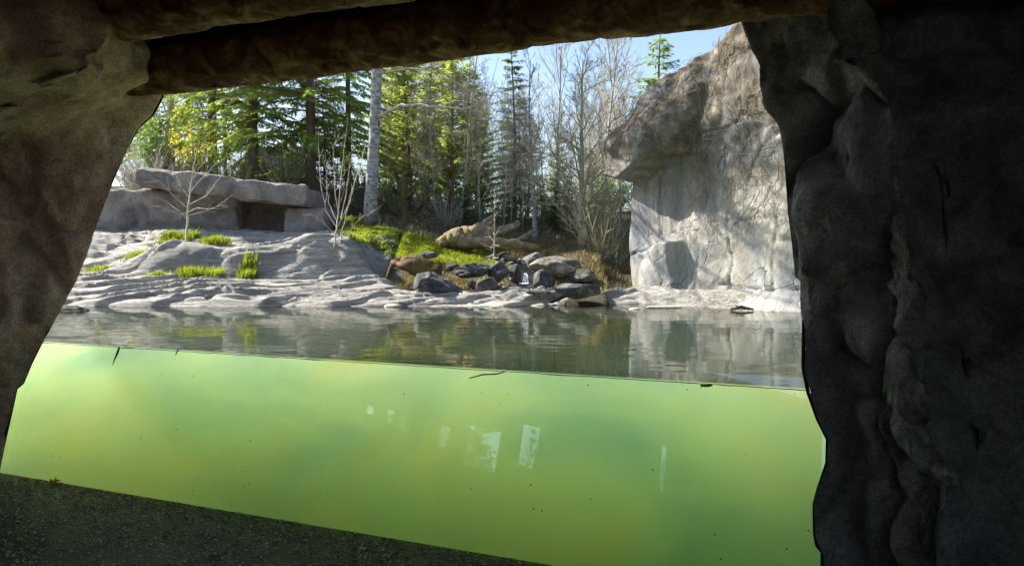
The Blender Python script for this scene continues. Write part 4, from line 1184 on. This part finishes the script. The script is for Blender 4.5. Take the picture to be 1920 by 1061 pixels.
# mossy gnarled tree
b = base(757, 14.6); e = empty('mossy_tree', b, 'dark gnarled mossy tree with stubby pollarded limbs right of the birch', 'tree')
mb = MB(); gnarly(mb, [b + Vector((0, 0, -.2)), at(757, 405, 14.6), at(758, 370, 14.6), at(757, 325, 14.6)], [.16, .13, .06, .035], 4, 14, .4); mb.build('trunk', M['moss_bark'], e)
mb = MB(); rnd = random.Random(9)
for (a0, pp) in [(1, [(752, 405), (735, 398), (722, 380), (716, 360)]), (2, [(762, 402), (782, 396), (796, 382), (800, 364)]), (3, [(755, 378), (742, 362), (736, 350)]), (4, [(760, 372), (775, 360), (780, 345)]), (5, [(756, 350), (746, 338), (742, 322)]), (6, [(758, 345), (770, 334), (772, 318)]), (7, [(754, 412), (728, 412), (706, 402), (700, 385)]), (8, [(762, 412), (785, 414), (806, 404)])]:
    P = [at(x, y, 14.6 + rnd.uniform(-.25, .25) * (k > 0)) for k, (x, y) in enumerate(pp)]
    gnarly(mb, P, [.055 - .012 * k for k in range(len(P))], a0, 8, .4, 4)
    for _ in range(9):
        p, d = pick(P, rnd.uniform(.3, .99)); mb.tube(wander(p, side_dir(d, .9, rnd), rnd.uniform(.12, .4), 3, .2, .1, rnd), taper(.012, .003, 3), 4, False)
mb.build('branches', M['moss_bark'], e)

# saplings on the shelf
def whip(px, py, Y, label, stems, mat='pale_twig'):
    c = at(px, py, Y); c.z = top_z(c.x, Y) - .03
    e = empty('sapling', c, label, 'sapling'); rnd = random.Random(px)
    for i, (pts, r) in enumerate(stems):
        P = [c if i == 0 or k == 0 else None for k in range(0)]
        pp = [at(x, y, Y + dy) for x, y, dy in pts]
        full = []
        for p, q in zip(pp, pp[1:]):
            for k in range(4): full.append(p.lerp(q, k / 4) + Vector((rnd.gauss(0, .005), rnd.gauss(0, .01), 0)))
        full.append(pp[-1])
        mb = MB(); mb.tube(full, taper(r, .002, len(full) - 1), 5, False)
        for _ in range(5 if i else 8):
            p, d = pick(full, rnd.uniform(.25, .98)); mb.tube(wander(p, side_dir(d, .55, rnd), rnd.uniform(.08, .28), 4, .07, .05, rnd), taper(.0035, .0016, 4), 3, False)
        mb.build('trunk' if i == 0 else 'branch', M[mat], e)
whip(348, 462, 12.3, 'pale leafless sapling with wide fanning branches in front of the ledge', [
    ([(348, 464, 0), (352, 400, 0), (358, 350, 0), (366, 300, 0), (375, 262, 0)], .022),
    ([(352, 412, 0), (335, 395, .1), (312, 378, .2), (283, 368, .2)], .009), ([(352, 405, 0), (378, 398, -.1), (405, 388, -.2), (436, 366, -.2)], .009),
    ([(353, 392, 0), (330, 372, -.2), (300, 340, -.3), (272, 342, -.3)], .009), ([(354, 385, 0), (385, 368, .2), (415, 330, .2), (436, 300, .2)], .009),
    ([(356, 372, 0), (335, 345, .1), (325, 320, .1), (318, 296, .1)], .008), ([(357, 360, 0), (378, 335, -.2), (400, 312, -.2), (420, 298, -.2)], .008),
    ([(352, 398, 0), (368, 390, -.3), (392, 392, -.5), (415, 384, -.5)], .007), ([(353, 400, 0), (338, 402, -.3), (318, 396, -.4), (300, 386, -.4)], .007),
    ([(360, 340, 0), (372, 318, .1), (386, 300, .1), (392, 280, .1)], .006), ([(358, 350, 0), (346, 325, 0), (342, 300, 0), (350, 280, 0)], .006)])
whip(624, 515, 11.3, 'tall pale multi stemmed sapling growing from the rock shelf left of the birch', [
    ([(622, 518, 0), (628, 455, 0), (634, 400, 0), (640, 330, 0), (652, 220, 0)], .018), ([(628, 518, 0), (636, 460, 0), (650, 400, 0), (672, 320, 0), (690, 262, 0)], .014),
    ([(634, 430, 0), (612, 395, .1), (600, 340, .1), (597, 245, .1)], .010), ([(634, 425, 0), (655, 380, -.1), (668, 330, -.1), (686, 298, -.1)], .009),
    ([(636, 400, 0), (628, 360, -.1), (625, 300, -.1), (628, 255, -.1)], .009), ([(630, 440, 0), (608, 420, -.2), (592, 405, -.2), (578, 400, -.2)], .008),
    ([(636, 450, 0), (662, 425, .1), (680, 405, .1), (700, 398, .1)], .008), ([(638, 410, 0), (648, 370, .2), (655, 320, .2), (664, 270, .2)], .008),
    ([(634, 420, 0), (616, 380, .2), (612, 340, .2), (614, 300, .2)], .007), ([(626, 470, 0), (605, 455, -.2), (590, 452, -.2), (570, 466, -.2)], .006)])

# shrubs
def shrub(px, Y, w, h, n, leafm, leafn, ls, label, cat, name, seed, bark='grey_bark', group=None, zoff=0):
    b = base(px, Y); b.z += zoff; rnd = random.Random(seed); S = MB(); L = MB()
    for i in range(n):
        a = rnd.uniform(0, 6.283); sp = rnd.uniform(.1, w)
        st = wander(Vector((rnd.gauss(0, .05), rnd.gauss(0, .05), -.05)), Vector((math.cos(a) * sp, math.sin(a) * sp, h)), h * rnd.uniform(.6, 1.15), 6, .09, .03, rnd)
        S.tube(st, taper(.009, .003, 6), 3, False)
        for _ in range(5):
            p, d = pick(st, rnd.uniform(.2, .98)); tw = wander(p, side_dir(d, .7, rnd), h * rnd.uniform(.12, .35), 4, .14, .04, rnd); S.tube(tw, taper(.005, .002, 4), 3, False)
            for _ in range(leafn):
                p2, _d = pick(tw, rnd.random()); o = Vector((rnd.gauss(0, 1), rnd.gauss(0, 1), rnd.gauss(0, 1))).normalized(); u = o.orthogonal().normalized()
                s = ls * rnd.uniform(.6, 1.3); p2 = p2 + o * s
                L.add([p2 - u * s, p2 + o * s * .5, p2 + u * s, p2 - o * s * .5], [(0, 1, 2, 3)])
    parts, mats, nm = [S], [M[bark]], ['stems']
    if leafm: parts.append(L); mats.append(M[leafm]); nm.append('crown')
    return make_tree(name, parts, mats, nm, b, label, cat, group)
shrub(366, 17.5, 1.0, 2.3, 26, 'flower', 9, .035, 'yellow blossoming shrub between the trunks at the left', 'shrub', 'blossom_shrub', 1)
shrub(292, 16.5, .8, 1.9, 24, 'shrub', 9, .05, 'bright green leafy shrub beside the left pillar', 'shrub', 'leafy_shrub', 2)
shrub(540, 15.7, .9, 1.0, 22, 'shrub', 6, .035, 'low green shrub behind the right end of the ledge', 'shrub', 'leafy_shrub', 3)
shrub(440, 15.9, .9, .8, 18, 'shrub', 5, .035, 'low green shrub behind the middle of the ledge', 'shrub', 'leafy_shrub', 13)
DB = shrub(262, 14.6, .9, 1.3, 40, None, 0, .03, 'dry twiggy bush beside the left end of the ledge', 'bush', 'dry_bush', 4, 'pale_twig', zoff=.5)
shrub(1130, 12.6, .9, 1.1, 46, None, 0, .03, 'dry tangled bush on the bank left of the cliff', 'bush', 'dry_bush', 5, 'yellow_bark')
shrub(1150, 12.4, .5, .5, 26, 'shrub', 3, .02, 'low green brush on the bank at the foot of the cliff', 'bush', 'dry_bush', 6)
shrub(1118, 15, 1.2, 1.5, 46, None, 0, .03, 'dry bush behind the bright bare tree', 'bush', 'dry_bush', 7, 'yellow_bark')
shrub(835, 15.2, 1.0, .8, 36, None, 0, .03, 'low dry bush between the mossy tree and the fallen trunk', 'bush', 'dry_bush', 8, 'grey_bark')
shrub(590, 14.6, .9, .8, 30, None, 0, .03, 'dry twiggy bush at the right end of the ledge', 'bush', 'dry_bush', 9, 'pale_twig')

# added bushes behind the viewer, breaking up the bright openings mirrored in the glass
for i, (x, y, k_) in enumerate([(-5.35, .05, .9), (-4.95, -1.45, .8), (-3.95, -3.5, .8), (-5.9, -.7, 1.0)]):
    copy_tree(DB, Vector((x, y, -1)), i * 1.3, (k_, k_ * 1.8), 'dry twiggy bush added outside the shelter behind the viewer to break up the mirrored bright patches', 'bushes mirrored in the glass')

GB = shrub(735, 18.5, .8, 1.0, 22, 'shrub', 8, .04, 'low evergreen shrub on the forest floor behind the birch', 'shrub', 'leafy_shrub', 14)
for px, Y, k_, lab in [(800, 19, 1.0, 'behind the mossy tree'), (860, 20, 1.1, 'left of the fallen tree'), (905, 18, .8, 'directly behind the fallen tree'), (955, 19, .9, 'behind the spiky young tree'), (1025, 19, .8, 'right of the thin pale birch'), (1070, 21, 1.0, 'left of the bright bare tree'), (1120, 19, .8, 'right of the bright bare tree'), (1150, 22, 1.2, 'beside the cliff'), (670, 18, .9, 'left of the birch')]:
    copy_tree(GB, base(px, Y), px * .3, (k_, k_), 'low evergreen shrub on the forest floor ' + lab, 'low evergreen shrubs of the forest floor')
GB['group'] = 'low evergreen shrubs of the forest floor'
for i, (x, y, k_) in enumerate([(-5.6, -.95, 1.3), (-4.75, -1.55, 1.5), (-3.85, -3.15, 1.6), (-5.5, .6, 1.3)]):  # added shrubs, half covering the bright openings that the glass mirrors
    copy_tree(GB, Vector((x, y, -1)), i * 1.7, (k_ * .55, k_ * 1.3), 'slim evergreen shrub added outside the shelter behind the viewer to half cover the mirrored bright patches', 'shrubs mirrored in the glass')
# undergrowth of the forest floor
mb = MB(); lf = MB(); rnd = random.Random(15)
for i in range(3200):
    Y = rnd.uniform(14.6, 26) if i % 4 else rnd.uniform(13.3, 15); px = rnd.uniform(690, 1200) if i % 3 else rnd.uniform(230, 700)
    if px < 700: Y = max(Y, 15.9)
    b = base(px, Y); h = rnd.uniform(.3, 1.3) * (Y / 18)
    if Y < 15: h *= .35
    st = wander(b, Vector((rnd.gauss(0, .5), rnd.gauss(0, .5), 1)), h, 4, .16, -.02, rnd)
    mb.tube(st, taper(.005, .003, 4), 3, False)
    for _ in range(2):
        p, d = pick(st, rnd.uniform(.3, .9)); mb.tube(wander(p, side_dir(d, .8, rnd), h * .4, 2, .2, 0, rnd), taper(.004, .002, 2), 3, False)
M['brush'] = bark_mat('dark brushwood', (0.05, 0.045, 0.03), (0.13, 0.115, 0.08), (0.25, 0.22, 0.16))
tag(mb.build('undergrowth', M['brush']), 'tangle of dry brushwood on the forest floor', 'undergrowth', kind='stuff')

# slate pile / roof and shed at the left
b = Vector((at(340, 300, 18).x, 18, ground_z(-8, 18)))
sh = empty('slate_roof_hut', b, 'low hut with a dark blue grey slate roof behind the ledge at the left', 'hut')
mb = MB(); x0 = at(262, 300, 18).x; x1 = at(400, 300, 18).x
for i in range(16):
    for j in range(30):
        u0 = x0 + (x1 - x0) * (j + .5 * (i % 2)) / 30; wd = (x1 - x0) / 30 * .94
        y = 17.2 + i * .1; z = 2.55 + i * .034 + random.uniform(-.006, .006)
        a_ = Vector((u0, y, z + .02)); mb.add([a_, a_ + Vector((wd, 0, random.uniform(-.01, .01))), a_ + Vector((wd, .14, .03)), a_ + Vector((0, .14, .03)), a_ - Vector((0, 0, .03)), a_ + Vector((wd, 0, -.03))], [(0, 1, 2, 3), (0, 4, 5, 1)])
mb.build('roof', M['slate'], sh, smooth=False)
mb = MB(); mb.box((x0 + .1, 17.35, 1.0), (x1 - .1, 18.7, 2.56)); mb.build('wall', M['timber'], sh, smooth=False)
xs0 = at(455, 300, 19).x; xs1 = at(572, 300, 19).x
sd = empty('shed', (xs0, 19, 1.5), 'dark wooden shed with a ribbed roof between the big spruce trunks', 'shed')
mb = MB(); mb.box((xs0, 19, 1.0), (xs1, 20.5, 3.0)); mb.build('wall', M['timber'], sd, smooth=False)
mb = MB()
for i in range(22):
    x = xs0 - .2 + (xs1 - xs0 + .4) * i / 22
    a_ = Vector((x, 18.75, 2.95)); c_ = Vector((x, 20.7, 3.75)); w_ = Vector(((xs1 - xs0 + .4) / 22 * .6, 0, 0)); t_ = Vector((0, 0, .05))
    mb.add([a_, a_ + w_, c_ + w_, c_, a_ + t_, a_ + w_ + t_, c_ + w_ + t_, c_ + t_], [(0,3,2,1),(4,5,6,7),(0,1,5,4),(1,2,6,5),(2,3,7,6),(3,0,4,7)])
mb.build('roof', M['slate'], sd, smooth=False)
mb = MB(); mb.box((at(532, 300, 19).x, 18.94, 1.2), (at(560, 300, 19).x, 18.99, 2.75)); mb.build('door', M['panel'], sd, smooth=False)
